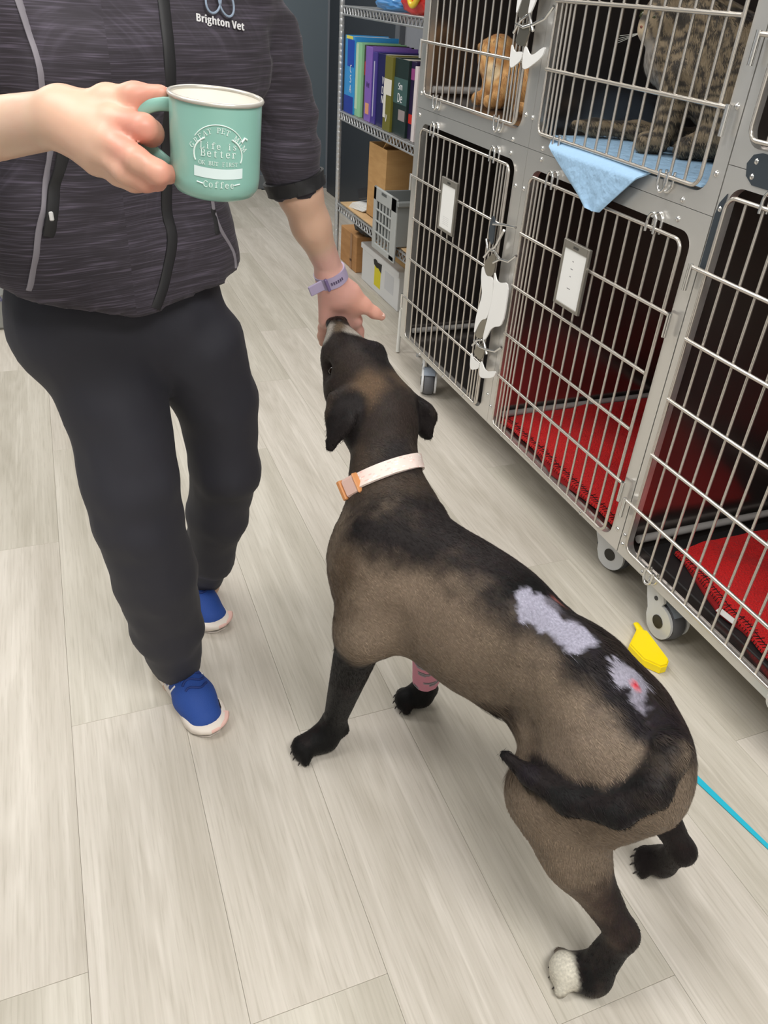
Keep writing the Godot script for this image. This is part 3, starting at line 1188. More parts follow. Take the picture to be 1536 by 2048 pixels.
func spine_text(book: Node3D, words: String, at: Vector3, h: float, m: Material, stand := true) -> void:
	# lettering read along the spine from the top down, raised a hair from it
	var t := TextMesh.new()
	t.text = words
	t.font = SystemFont.new()
	(t.font as SystemFont).font_names = PackedStringArray(["Droid Sans"])
	t.font_size = 64
	t.pixel_size = h / 64.0
	t.depth = 0.0006
	t.curve_step = 4.0
	var o := piece(book, "lettering", t, m)
	# text x runs to +z, text y up, facing -x
	o.transform = Transform3D(Basis(Vector3(0, 0, 1), Vector3.UP, Vector3(-1, 0, 0)), at - origin(book))


func books() -> void:
	var y := 0.8185
	var paper := mat("page edges", c8(212, 207, 194), 0.8)
	var white := mat("white print", c8(232, 232, 236), 0.6)
	# z0, z1, height, depth set back, colour, label
	var rows := [
		[-4.10, -3.965, 0.325, 0.002, c8(52, 150, 220), "wide bright blue book at the shelf post with a yellow sticker"],
		[-3.962, -3.885, 0.305, 0.010, c8(150, 205, 160), "pale green book second from the shelf post"],
		[-3.882, -3.822, 0.30, 0.022, c8(52, 46, 46), "dark book with red patches between green and purple books"],
		[-3.818, -3.735, 0.30, 0.006, c8(132, 98, 186), "lilac book with an orange sticker at its foot"],
		[-3.732, -3.678, 0.285, 0.008, c8(70, 58, 140), "slim violet book with a silver rule down its spine"],
		[-3.675, -3.562, 0.285, 0.012, c8(26, 26, 84), "thick navy book with white spine lettering"],
		[-3.556, -3.47, 0.285, 0.0, c8(112, 108, 40), "olive book with a white panel on its spine"],
		[-3.466, -3.318, 0.285, 0.010, c8(28, 46, 44), "dark green book with big white title letters"],
		[-3.314, -3.262, 0.285, 0.02, c8(38, 24, 62), "dark purple book beside the green titled one"],
		[-3.256, -3.226, 0.272, 0.012, c8(222, 212, 212), "thin pinkish white binder last in the row of books"],
	]
	for b in rows:
		var zc: float = (b[0] + b[1]) * 0.5
		var w: float = b[1] - b[0]
		var h: float = b[2]
		var x0: float = SX + 0.012 + b[3]
		var dp := 0.22
		var o := thing("book", b[5], "book", Vector3(x0 + dp * 0.5, y, zc), "books on the middle tier of the wire shelf")
		var cm := mat("book cover", b[4], 0.38)
		var cv := MB.new()
		var bd := 0.003
		for s in [-1, 1]:
			cv.box(Vector3(x0 + dp * 0.5, y + h * 0.5, zc + (w * 0.5 - bd * 0.5) * s), Vector3(dp, h, bd), 0.0008)
		cv.box(Vector3(x0 + bd * 0.5, y + h * 0.5, zc), Vector3(bd, h, w - bd), 0.001)
		part(o, "cover", cv, cm)
		var pg := MB.new()
		pg.box(Vector3(x0 + dp * 0.5 + 0.001, y + h * 0.5 + 0.001, zc), Vector3(dp - 0.008, h - 0.012, w - bd * 2 - 0.0004))
		part(o, "pages", pg, paper)
	var at := func(i: int) -> Node3D:
		return get_node("book" if i == 0 else "book_%03d" % i)
	var strip := func(i: int, za: float, zb: float, ya: float, yb: float, col: Color, called := "spine_panel") -> void:
		var bk: Node3D = at.call(i)
		var mb := MB.new()
		var x: float = SX + 0.012 + rows[i][3]
		mb.box(Vector3(x - 0.0004, (ya + yb) * 0.5 + y, (za + zb) * 0.5), Vector3(0.0012, yb - ya, zb - za), 0.0)
		part(bk, called, mb, mat("spine print", col, 0.45))
	strip.call(0, -4.10, -3.965, 0.0, 0.075, c8(32, 62, 160))
	strip.call(0, -4.06, -3.965, 0.20, 0.31, c8(28, 72, 178))
	strip.call(0, -4.08, -3.99, 0.312, 0.3245, c8(228, 220, 90), "sticker")
	spine_text(at.call(0), "C", Vector3(SX + 0.0105, y + 0.192, -4.0), 0.045, white)
	spine_text(at.call(0), "S", Vector3(SX + 0.0105, y + 0.15, -4.0), 0.045, white)
	spine_text(at.call(0), "A", Vector3(SX + 0.0105, y + 0.108, -4.0), 0.045, white)
	strip.call(1, -3.962, -3.93, 0.03, 0.3, c8(196, 222, 190))
	strip.call(2, -3.872, -3.835, 0.18, 0.235, c8(176, 48, 48))
	strip.call(2, -3.86, -3.83, 0.06, 0.14, c8(150, 30, 42))
	strip.call(3, -3.80, -3.755, 0.03, 0.075, c8(222, 160, 120), "sticker")
	spine_text(at.call(3), "Vet", Vector3(SX + 0.0165, y + 0.15, -3.777), 0.03, mat("dark violet print", c8(70, 48, 110), 0.6))
	strip.call(4, -3.712, -3.702, 0.03, 0.25, c8(190, 190, 214))
	spine_text(at.call(5), "V", Vector3(SX + 0.0225, y + 0.185, -3.60), 0.04, white)
	spine_text(at.call(5), "D", Vector3(SX + 0.0225, y + 0.148, -3.60), 0.04, white)
	spine_text(at.call(5), "N", Vector3(SX + 0.0225, y + 0.112, -3.60), 0.04, white)
	strip.call(6, -3.556, -3.47, 0.14, 0.2, c8(222, 220, 210))
	strip.call(6, -3.556, -3.53, 0.05, 0.14, c8(222, 220, 210))
	spine_text(at.call(6), "V", Vector3(SX + 0.0105, y + 0.05, -3.513), 0.04, white)
	strip.call(7, -3.466, -3.318, 0.12, 0.215, c8(62, 92, 90))
	spine_text(at.call(7), "Sm", Vector3(SX + 0.0205, y + 0.185, -3.392), 0.034, white)
	spine_text(at.call(7), "De", Vector3(SX + 0.0205, y + 0.142, -3.392), 0.046, white)
	strip.call(7, -3.40, -3.33, 0.06, 0.1, c8(150, 140, 140))
	strip.call(8, -3.31, -3.27, 0.06, 0.095, c8(196, 44, 36))
	strip.call(8, -3.31, -3.275, 0.22, 0.26, c8(150, 70, 130))


func bag(label: String, at: Vector3, size: Vector3, col: Color, seed_: int) -> Node3D:
	var f := FastNoiseLite.new()
	f.seed = seed_
	f.frequency = 1.3
	var mb := MB.new()
	var tow := func(u: float, w: float) -> Vector3:
		var an := TAU * u
		var la := (w - 0.5) * PI
		var p := Vector3(signf(cos(an)) * pow(absf(cos(an)), 0.6) * pow(cos(la), 0.45), sin(la), signf(sin(an)) * pow(absf(sin(an)), 0.6) * pow(cos(la), 0.45))
		p *= 1.0 + 0.22 * f.get_noise_3d(p.x * 1.6, p.y * 1.6, p.z * 1.6)
		return at + Vector3(0, size.y * 0.5, 0) + p * size * 0.5
	mb.sheet(26, 18, tow)
	var o := thing("treat_bag", label, "bag", at)
	part(o, "pouch", mb, mat("foil pouch", col, 0.3))
	return o


func carton(o: Node3D, called: String, ctr: Vector3, size: Vector3, m: Material, turn := 0.0) -> void:
	# an open-topped cardboard shell with real walls
	var mb := MB.new()
	var xf := Transform3D(Basis(Vector3.UP, turn), ctr)
	var th := 0.004
	mb.box(Vector3(0, th * 0.5, 0), Vector3(size.x, th, size.z), 0.0, xf)
	for s in [-1, 1]:
		mb.box(Vector3((size.x - th) * 0.5 * s, size.y * 0.5, 0), Vector3(th, size.y, size.z), 0.001, xf)
		mb.box(Vector3(0, size.y * 0.5, (size.z - th) * 0.5 * s), Vector3(size.x - th * 2, size.y, th), 0.001, xf)
	part(o, called, mb, m)


func card_mat(col: Color, seed_: int) -> StandardMaterial3D:
	var m := mat("cardboard", col, 0.85)
	m.albedo_texture = ramp(noise_tex(0.02, seed_, 128, 128), c8(232, 226, 218), Color.WHITE)
	m.uv1_triplanar = true
	m.uv1_scale = Vector3(2, 9, 2)
	return m


func shelf_things() -> void:
	var ty := 1.2605
	bag("red and orange foil treat bag with a yellow ring on the top tier", Vector3(1.47, ty, -3.36), Vector3(0.15, 0.12, 0.27), c8(226, 52, 46), 2)
	var yb := MB.new()
	var pts := []
	for k in 20:
		var an := PI * k / 19.0
		pts.append(Vector3(1.392 - 0.004 * sin(an), ty + 0.075 - 0.045 * sin(an), -3.36 + 0.12 * k / 19.0))
	yb.tube(pts, 0.011, 8)
	part(get_node("treat_bag"), "yellow_band", yb, mat("yellow print", c8(240, 206, 60), 0.4))
	bag("blue and white plastic bag on the top tier left of the red bag", Vector3(1.47, ty, -3.66), Vector3(0.14, 0.05, 0.26), c8(84, 150, 214), 5)
	bag("white paper bag at the back of the top tier", Vector3(1.64, ty, -3.74), Vector3(0.12, 0.12, 0.40), c8(232, 228, 228), 8)
	bag("small green bag tucked behind the red bag", Vector3(1.64, ty, -3.46), Vector3(0.1, 0.12, 0.12), c8(120, 196, 110), 11)
	# bottom tier: board, binders, tall open carton, slatted crate
	var by := 0.381
	var bd := MB.new()
	bd.box(Vector3(1.6, by + 0.004, -3.53), Vector3(0.43, 0.007, 1.12), 0.001)
	tag(part(self, "shelf_board", bd, card_mat(c8(214, 182, 138), 3)), "tan board laid over the bottom tier of the wire shelf", "board")
	var bm := MB.new()
	bm.box(Vector3.ZERO, Vector3(0.22, 0.055, 0.12), 0.004, Transform3D(Basis(Vector3.UP, 0.25) * Basis(Vector3.RIGHT, -0.28), Vector3(1.56, by + 0.088, -3.95)))
	tag(part(self, "binder", bm, mat("black binder", c8(30, 33, 40), 0.4)), "black binder leaning on white papers on the bottom tier", "binder")
	var pm := MB.new()
	for k in 6:
		pm.box(Vector3.ZERO, Vector3(0.21, 0.004, 0.14), 0.0, Transform3D(Basis(Vector3.UP, 0.2 + 0.05 * k) * Basis(Vector3.RIGHT, -0.05), Vector3(1.51 + 0.003 * k, by + 0.0125 + 0.005 * k, -3.93)))
	tag(part(self, "paper_stack", pm, mat("white paper", c8(232, 232, 230), 0.7)), "stack of white papers on the tan board of the bottom tier", "papers")
	var cb := card_mat(c8(200, 158, 104), 6)
	var tall := thing("tall_carton", "tall tan cardboard carton with its lid flap raised on the bottom tier", "carton", Vector3(1.52, by + 0.008, -3.72))
	carton(tall, "carton", Vector3(1.545, by + 0.008, -3.71), Vector3(0.22, 0.335, 0.235), cb)
	var fm := MB.new()
	fm.box(Vector3.ZERO, Vector3(0.21, 0.1, 0.004), 0.001, Transform3D(Basis(Vector3.RIGHT, 0.9), Vector3(1.545, by + 0.368, -3.625)))
	part(tall, "flap", fm, cb)
	var fm2 := MB.new()
	fm2.box(Vector3.ZERO, Vector3(0.004, 0.07, 0.225), 0.001, Transform3D(Basis(Vector3.BACK, -0.6), Vector3(1.635, by + 0.365, -3.71)))
	part(tall, "flap", fm2, cb)
	# grey slatted plastic crate at the front
	var g := mat("grey plastic", c8(168, 171, 170), 0.5)
	var cr := thing("plastic_crate", "grey plastic crate with a grid front hanging over the bottom tier", "crate", Vector3(1.5, 0.33, -3.33))
	var x := 1.352
	var z0 := -3.505
	var z1 := -3.225
	var face_ := MB.new()
	face_.box(Vector3(x, 0.47, z0 + 0.018), Vector3(0.012, 0.25, 0.036), 0.004)
	face_.box(Vector3(x, 0.46, z1 - 0.03), Vector3(0.012, 0.27, 0.06), 0.004)
	face_.box(Vector3(x, 0.565, (z0 + z1) * 0.5), Vector3(0.012, 0.06, z1 - z0), 0.004)
	face_.box(Vector3(x, 0.335, (z0 + z1) * 0.5), Vector3(0.012, 0.03, z1 - z0), 0.004)
	part(cr, "front_panel", face_, g)
	for k in 4:
		var sm := MB.new()
		sm.box(Vector3(x, 0.445, lerpf(z0 + 0.075, z1 - 0.085, k / 3.0)), Vector3(0.009, 0.2, 0.009), 0.002)
		part(cr, "slat", sm, g)
	for k in 3:
		var sm := MB.new()
		sm.box(Vector3(x - 0.003, [0.50, 0.45, 0.40][k], (z0 + z1) * 0.5 - 0.012), Vector3(0.007, 0.008, z1 - z0 - 0.08), 0.002)
		part(cr, "slat", sm, g)
	var bk := MB.new()
	bk.box(Vector3(x + 0.1, 0.482, z0 + 0.006), Vector3(0.2, 0.18, 0.01), 0.003)
	bk.box(Vector3(x + 0.13, 0.482, z1 - 0.006), Vector3(0.26, 0.18, 0.01), 0.003)
	bk.box(Vector3(x + 0.26, 0.482, (z0 + z1) * 0.5), Vector3(0.01, 0.18, z1 - z0), 0.003)
	bk.box(Vector3(x + 0.13, 0.396, (z0 + z1) * 0.5), Vector3(0.26, 0.008, z1 - z0), 0.003)
	bk.box(Vector3(x + 0.13, 0.575, z1 + 0.004), Vector3(0.27, 0.022, 0.02), 0.004)
	part(cr, "bin", bk, mat("grey plastic side", c8(128, 132, 132), 0.5))
	var sl := MB.new()
	sl.box(Vector3(x - 0.0062, 0.58, (z0 + z1) * 0.5 - 0.01), Vector3(0.001, 0.012, 0.06))
	part(cr, "label_slot", sl, mat("slot grey", c8(82, 85, 86), 0.6))


# ---------------------------------------------------------------- things on the floor
func floor_things() -> void:
	var cb := card_mat(c8(190, 142, 92), 9)
	var b := thing("cardboard_box", "brown cardboard box on the floor under the bottom tier", "box", Vector3(1.6, 0, -4.25))
	var bx := MB.new()
	bx.box(Vector3(1.64, 0.098, -4.24), Vector3(0.3, 0.196, 0.27), 0.003)
	part(b, "carton", bx, cb)
	var tp := MB.new()
	tp.box(Vector3(1.489, 0.098, -4.19), Vector3(0.001, 0.196, 0.035))
	part(b, "tape", tp, mat("brown tape", c8(158, 112, 66), 0.35))
	var mk := MB.new()
	mk.box(Vector3(1.4885, 0.05, -4.19), Vector3(0.001, 0.012, 0.03))
	part(b, "print", mk, mat("dark print", c8(72, 48, 34), 0.7))
	var w := thing("white_box", "white lidded box with a yellow label on the floor under the crate", "box", Vector3(1.6, 0, -3.75))
	var wm := mat("white board", c8(224, 225, 226), 0.6)
	var wx := MB.new()
	wx.box(Vector3(1.63, 0.095, -3.74), Vector3(0.28, 0.19, 0.53), 0.003)
	part(w, "carton", wx, wm)
	var wl := MB.new()
	wl.box(Vector3(1.628, 0.185, -3.74), Vector3(0.292, 0.03, 0.542), 0.003)
	part(w, "lid", wl, wm)
	var yl := MB.new()
	yl.box(Vector3(1.4893, 0.085, -3.765), Vector3(0.001, 0.105, 0.09))
	part(w, "yellow_label", yl, mat("yellow label", c8(226, 212, 20), 0.5))
	var bl := MB.new()
	bl.prism([Vector2(0.0, 0.0), Vector2(0.035, 0.012), Vector2(0.06, 0.0), Vector2(0.12, 0.006), Vector2(0.115, -0.04), Vector2(0.075, -0.026), Vector2(0.05, -0.03), Vector2(0.01, -0.022)], 0.001, Transform3D(Basis(Vector3(0, 0, 1), Vector3.UP, Vector3(-1, 0, 0)), Vector3(1.4895, 0.158, -3.83)))
	part(w, "black_mark", bl, mat("black tape", c8(18, 18, 20), 0.6))
	var pl := MB.new()
	pl.box(Vector3(1.4893, 0.105, -3.6), Vector3(0.001, 0.09, 0.12))
	part(w, "paper_label", pl, mat("label paper", c8(206, 208, 212), 0.6))
	var wa := thing("flat_board", "tan flattened carton lying on top of the white box", "carton", Vector3(1.6, 0.2, -3.75))
	var fb := MB.new()
	fb.box(Vector3(1.66, 0.212, -3.72), Vector3(0.26, 0.022, 0.5), 0.003)
	part(wa, "board", fb, card_mat(c8(206, 170, 118), 12))
	# black bag hanging under the bottom tier
	var bg := bag("black fabric bag on the brown box under the bottom tier", Vector3(1.60, 0.198, -4.13), Vector3(0.2, 0.12, 0.24), c8(22, 21, 23), 4)
	bg.name = "fabric_bag"
	# white leg of a stand beside the white box
	var sp := MB.new()
	sp.tube([Vector3(1.30, 0.20, -2.95), Vector3(1.30, 0.215, -2.97), Vector3(1.30, 0.19, -2.985), Vector3(1.30, 0.006, -2.99)], 0.009, 8)
	tag(part(self, "white_bracket", sp, mat("white enamel", c8(226, 226, 222), 0.4)), "bent white rod standing on the floor at the kennel's far corner", "rod")
	# yellow wedge
	var y := thing("door_wedge", "bright yellow plastic wedge lying by the near caster", "wedge", Vector3(1.17, 0, -1.06))
	var ym := mat("yellow plastic", c8(250, 222, 8), 0.45)
	var ybm := MB.new()
	var plan := [Vector2(1.232, -1.105), Vector2(1.213, -1.118), Vector2(1.158, -1.075), Vector2(1.160, -1.02), Vector2(1.186, -0.984), Vector2(1.204, -0.984), Vector2(1.219, -0.997)]
	for lv in [[0.002, 0.022, 1.0], [0.022, 0.027, 0.94]]:
		var ol := []
		for p in plan:
			var q: Vector2 = Vector2(1.193, -1.04) + (p - Vector2(1.193, -1.04)) * lv[2]
			ol.append(Vector2(q.x, -q.y))
		ybm.prism(ol, lv[1] - lv[0], Transform3D(Basis(Vector3.RIGHT, Vector3.FORWARD, Vector3.UP), Vector3(0, lv[0], 0)))
	part(y, "wedge_body", ybm, ym)
	var yt := MB.new()
	yt.tube([Vector3(1.215, 0.014, -1.09), Vector3(1.225, 0.016, -1.12), Vector3(1.233, 0.012, -1.145)], [0.014, 0.010, 0.008], 8, true, 0.6)
	part(y, "tab", yt, ym)
	# turquoise strap
	var t := MB.new()
	t.sheet(12, 1, func(u: float, w2: float) -> Vector3:
		var p := Vector3(1.038, 0.0022, -0.89).lerp(Vector3(1.117, 0.0022, -0.41), u)
		var wd := lerpf(0.0105, 0.003, u)
		return p + Vector3(0.987, 0, -0.162) * (w2 - 0.5) * 2.0 * wd, 0.0015)
	tag(part(self, "strap", t, mat("turquoise webbing", c8(34, 178, 204), 0.5)), "narrow turquoise strap lying on the floor right of the dog", "strap")
	# grey tub at the left edge
	var g := thing("storage_tub", "grey storage tub with blue lettering at the left edge behind the woman", "tub", Vector3(-0.55, 0, -3.8))
	var gm := MB.new()
	gm.box(Vector3(-0.57, 0.082, -3.8), Vector3(0.56, 0.164, 0.38), 0.012)
	part(g, "tub_body", gm, mat("grey tub", c8(140, 141, 137), 0.6))
	var tl := TextMesh.new()
	tl.text = "A"
	tl.font = SystemFont.new()
	tl.font_size = 64
	tl.pixel_size = 0.04 / 64.0
	tl.depth = 0.001
	var to := piece(g, "lettering", tl, mat("blue print", c8(86, 86, 128), 0.6), Vector3(-0.302, 0.136, -3.609) - g.position)
	to.set_meta("label", "blue letter")


const TAIL := [Vector3(0.6896, 0.4871, -0.5445), Vector3(0.6489, 0.5213, -0.4792), Vector3(0.6079, 0.4958, -0.4505), Vector3(0.5675, 0.4595, -0.4575), Vector3(0.5275, 0.4315, -0.5079), Vector3(0.5040, 0.4209, -0.5673), Vector3(0.4863, 0.4210, -0.6119)]

const HEAD_C := Vector3(0.1655, 1.5947, -1.218)


# ---------------------------------------------------------------- figures: helpers
func sample(s: Field, p: Vector3) -> float:
	var q := (p - s.o) / s.h
	var x := clampi(int(q.x), 0, s.nx - 2)
	var y := clampi(int(q.y), 0, s.ny - 2)
	var z := clampi(int(q.z), 0, s.nz - 2)
	var f := q - Vector3(x, y, z)
	var i := (z * s.ny + y) * s.nx + x
	var w := s.nx
	var l := s.nx * s.ny
	var a := lerpf(lerpf(s.g[i], s.g[i + 1], f.x), lerpf(s.g[i + w], s.g[i + w + 1], f.x), f.y)
	i += l
	var b := lerpf(lerpf(s.g[i], s.g[i + 1], f.x), lerpf(s.g[i + w], s.g[i + w + 1], f.x), f.y)
	return lerpf(a, b, f.z)


# first place along a ray where the body begins (or, from inside, where it ends)
func march(s: Field, p: Vector3, d: Vector3, far := 0.25) -> Vector3:
	var ins := sample(s, p) < 0.0
	var t := 0.0
	while t < far:
		t += 0.0015
		if (sample(s, p + d * t) < 0.0) != ins:
			break
	return p + d * t


# soft creases: moves the surface in and out by a stretched noise
func crease(s: Field, seed_: int, amp: float, freq: Vector3, from := Vector3.ZERO, reach := 9.0) -> void:
	var f := FastNoiseLite.new()
	f.seed = seed_
	f.frequency = 1.0
	f.fractal_octaves = 2
	for z in s.nz:
		for y in s.ny:
			var i := (z * s.ny + y) * s.nx
			for x in s.nx:
				if absf(s.g[i]) < 0.03 and (reach > 5.0 or (s.o + Vector3(x, y, z) * s.h - from).length() < reach):
					var p := s.o + Vector3(x, y, z) * s.h
					s.g[i] += f.get_noise_3d(p.x * freq.x, p.y * freq.y + p.x * freq.x * 0.5, p.z * freq.z) * amp
				i += 1


func bodies(parent: Node3D, called: String, fields: Array, m: Material, paint = null, label := "") -> MeshInstance3D:
	var mb := MB.new()
	for s in fields:
		s.into(mb, paint)
	return part(parent, called, mb, m, label)


# a flat ribbon laid on a body: start points are marched along d
func ribbon(parent: Node3D, called: String, s: Field, starts: Array, d: Vector3, width: float, m: Material, lift := 0.001, label := "") -> void:
	var pts := []
	for i in starts.size() - 1:
		for k in 5:
			var a: Vector3 = starts[maxi(i - 1, 0)]
			var b: Vector3 = starts[i]
			var c: Vector3 = starts[i + 1]
			var e: Vector3 = starts[mini(i + 2, starts.size() - 1)]
			pts.append(march(s, b.cubic_interpolate(c, a, e, k / 5.0), d) - d * lift)
	pts.append(march(s, starts[-1], d) - d * lift)
	var sm := pts.duplicate()
	for i in range(1, pts.size() - 1):
		sm[i] = (pts[i - 1] + pts[i] * 2.0 + pts[i + 1]) * 0.25
	var mb := MB.new()
	mb.tube(sm, width * 0.5, 10, true, 0.3, d)
	part(parent, called, mb, m, label)


# a band round a limb, in the plane through c with normal nn
func band(s: Field, c: Vector3, nn: Vector3, width: float, lift: float, th := 0.003, seg := 40, from := 0.0, upto := TAU) -> MB:
	var u := nn.cross(Vector3.UP)
	if u.length() < 0.1:
		u = nn.cross(Vector3.RIGHT)
	u = u.normalized()
	var w := nn.cross(u).normalized()
	var rows := []
	for j in 4:
		var off := nn * width * (j / 3.0 - 0.5)
		var row := []
		for k in seg + 1:
			var an := lerpf(from, upto, float(k) / seg)
			var d := u * cos(an) + w * sin(an)
			row.append(march(s, c + off, d, 0.2) + d * lift)
		rows.append(row)
	var mb := MB.new()
	mb.sheet(seg, 3, func(a: float, b: float) -> Vector3: return rows[int(round(b * 3.0))][int(round(a * seg))], th)
	return mb


func near(p: Vector3, a: Vector3, b: Vector3) -> float:
	var ba := b - a
	var t := clampf((p - a).dot(ba) / maxf(ba.length_squared(), 1e-9), 0.0, 1.0)
	return (p - a - ba * t).length()


# strokes: [a, b, radius, soft edge, colour]; laid one over the other
func coat(base: Color, strokes: Array, seed_: int, wob: float, mottled: float) -> Array:
	var f := FastNoiseLite.new()
	f.seed = seed_
	f.frequency = 22.0
	f.fractal_octaves = 3
	var g := FastNoiseLite.new()
	g.seed = seed_ + 3
	g.frequency = 7.0
	g.fractal_octaves = 3
	return [base, strokes, f, g, wob, mottled]


func coat_at(ct: Array, p: Vector3) -> Color:
	var f: FastNoiseLite = ct[2]
	var g: FastNoiseLite = ct[3]
	var e := f.get_noise_3dv(p)
	var col: Color = ct[0]
	for s in ct[1]:
		var d: float = near(p, s[0], s[1]) + e * ct[4] * s[3] * 2.0 + (e * s[5] if s.size() > 5 else 0.0)
		var k := 1.0 - smoothstep(s[2] - s[3], s[2] + s[3], d)
		if k > 0.0:
			col = col.lerp(s[4], k)
	return col * (1.0 + ct[5] * (g.get_noise_3dv(p) + 0.5 * e))


func V(x: float, y: float, z: float) -> Vector3:
	return Vector3(x, y, z)


func animals_and_person() -> void:
	dog()
	woman()
	mug()
	orange_cat()
	tabby_cat()


# ---------------------------------------------------------------- the dog
const DOG_O := Vector3(0.718, 0, -0.491)
const DOG_F := Vector3(-0.468, 0, -0.883)
const DOG_R := Vector3(0.883, 0, -0.468)


func dp(u: float, y: float, s: float) -> Vector3:
	return DOG_O + DOG_F * u + DOG_R * s + Vector3(0, y, 0)


func toes(s: Field, at: Vector3, dir: Vector3, r: float, spread: float) -> void:
	var d := Vector3(dir.x, 0, dir.z).normalized()
	var side := d.cross(Vector3.UP)
	for k in 4:
		var o := (k - 1.5) * spread
		var fwd := 0.012 - absf(k - 1.5) * 0.006
		var a := at + side * o * 0.8
		var b := at + side * o + d * fwd
		a.y = r + 0.009
		b.y = r + 0.001
		s.cap(a, b, r, r * 0.92, 0.006)


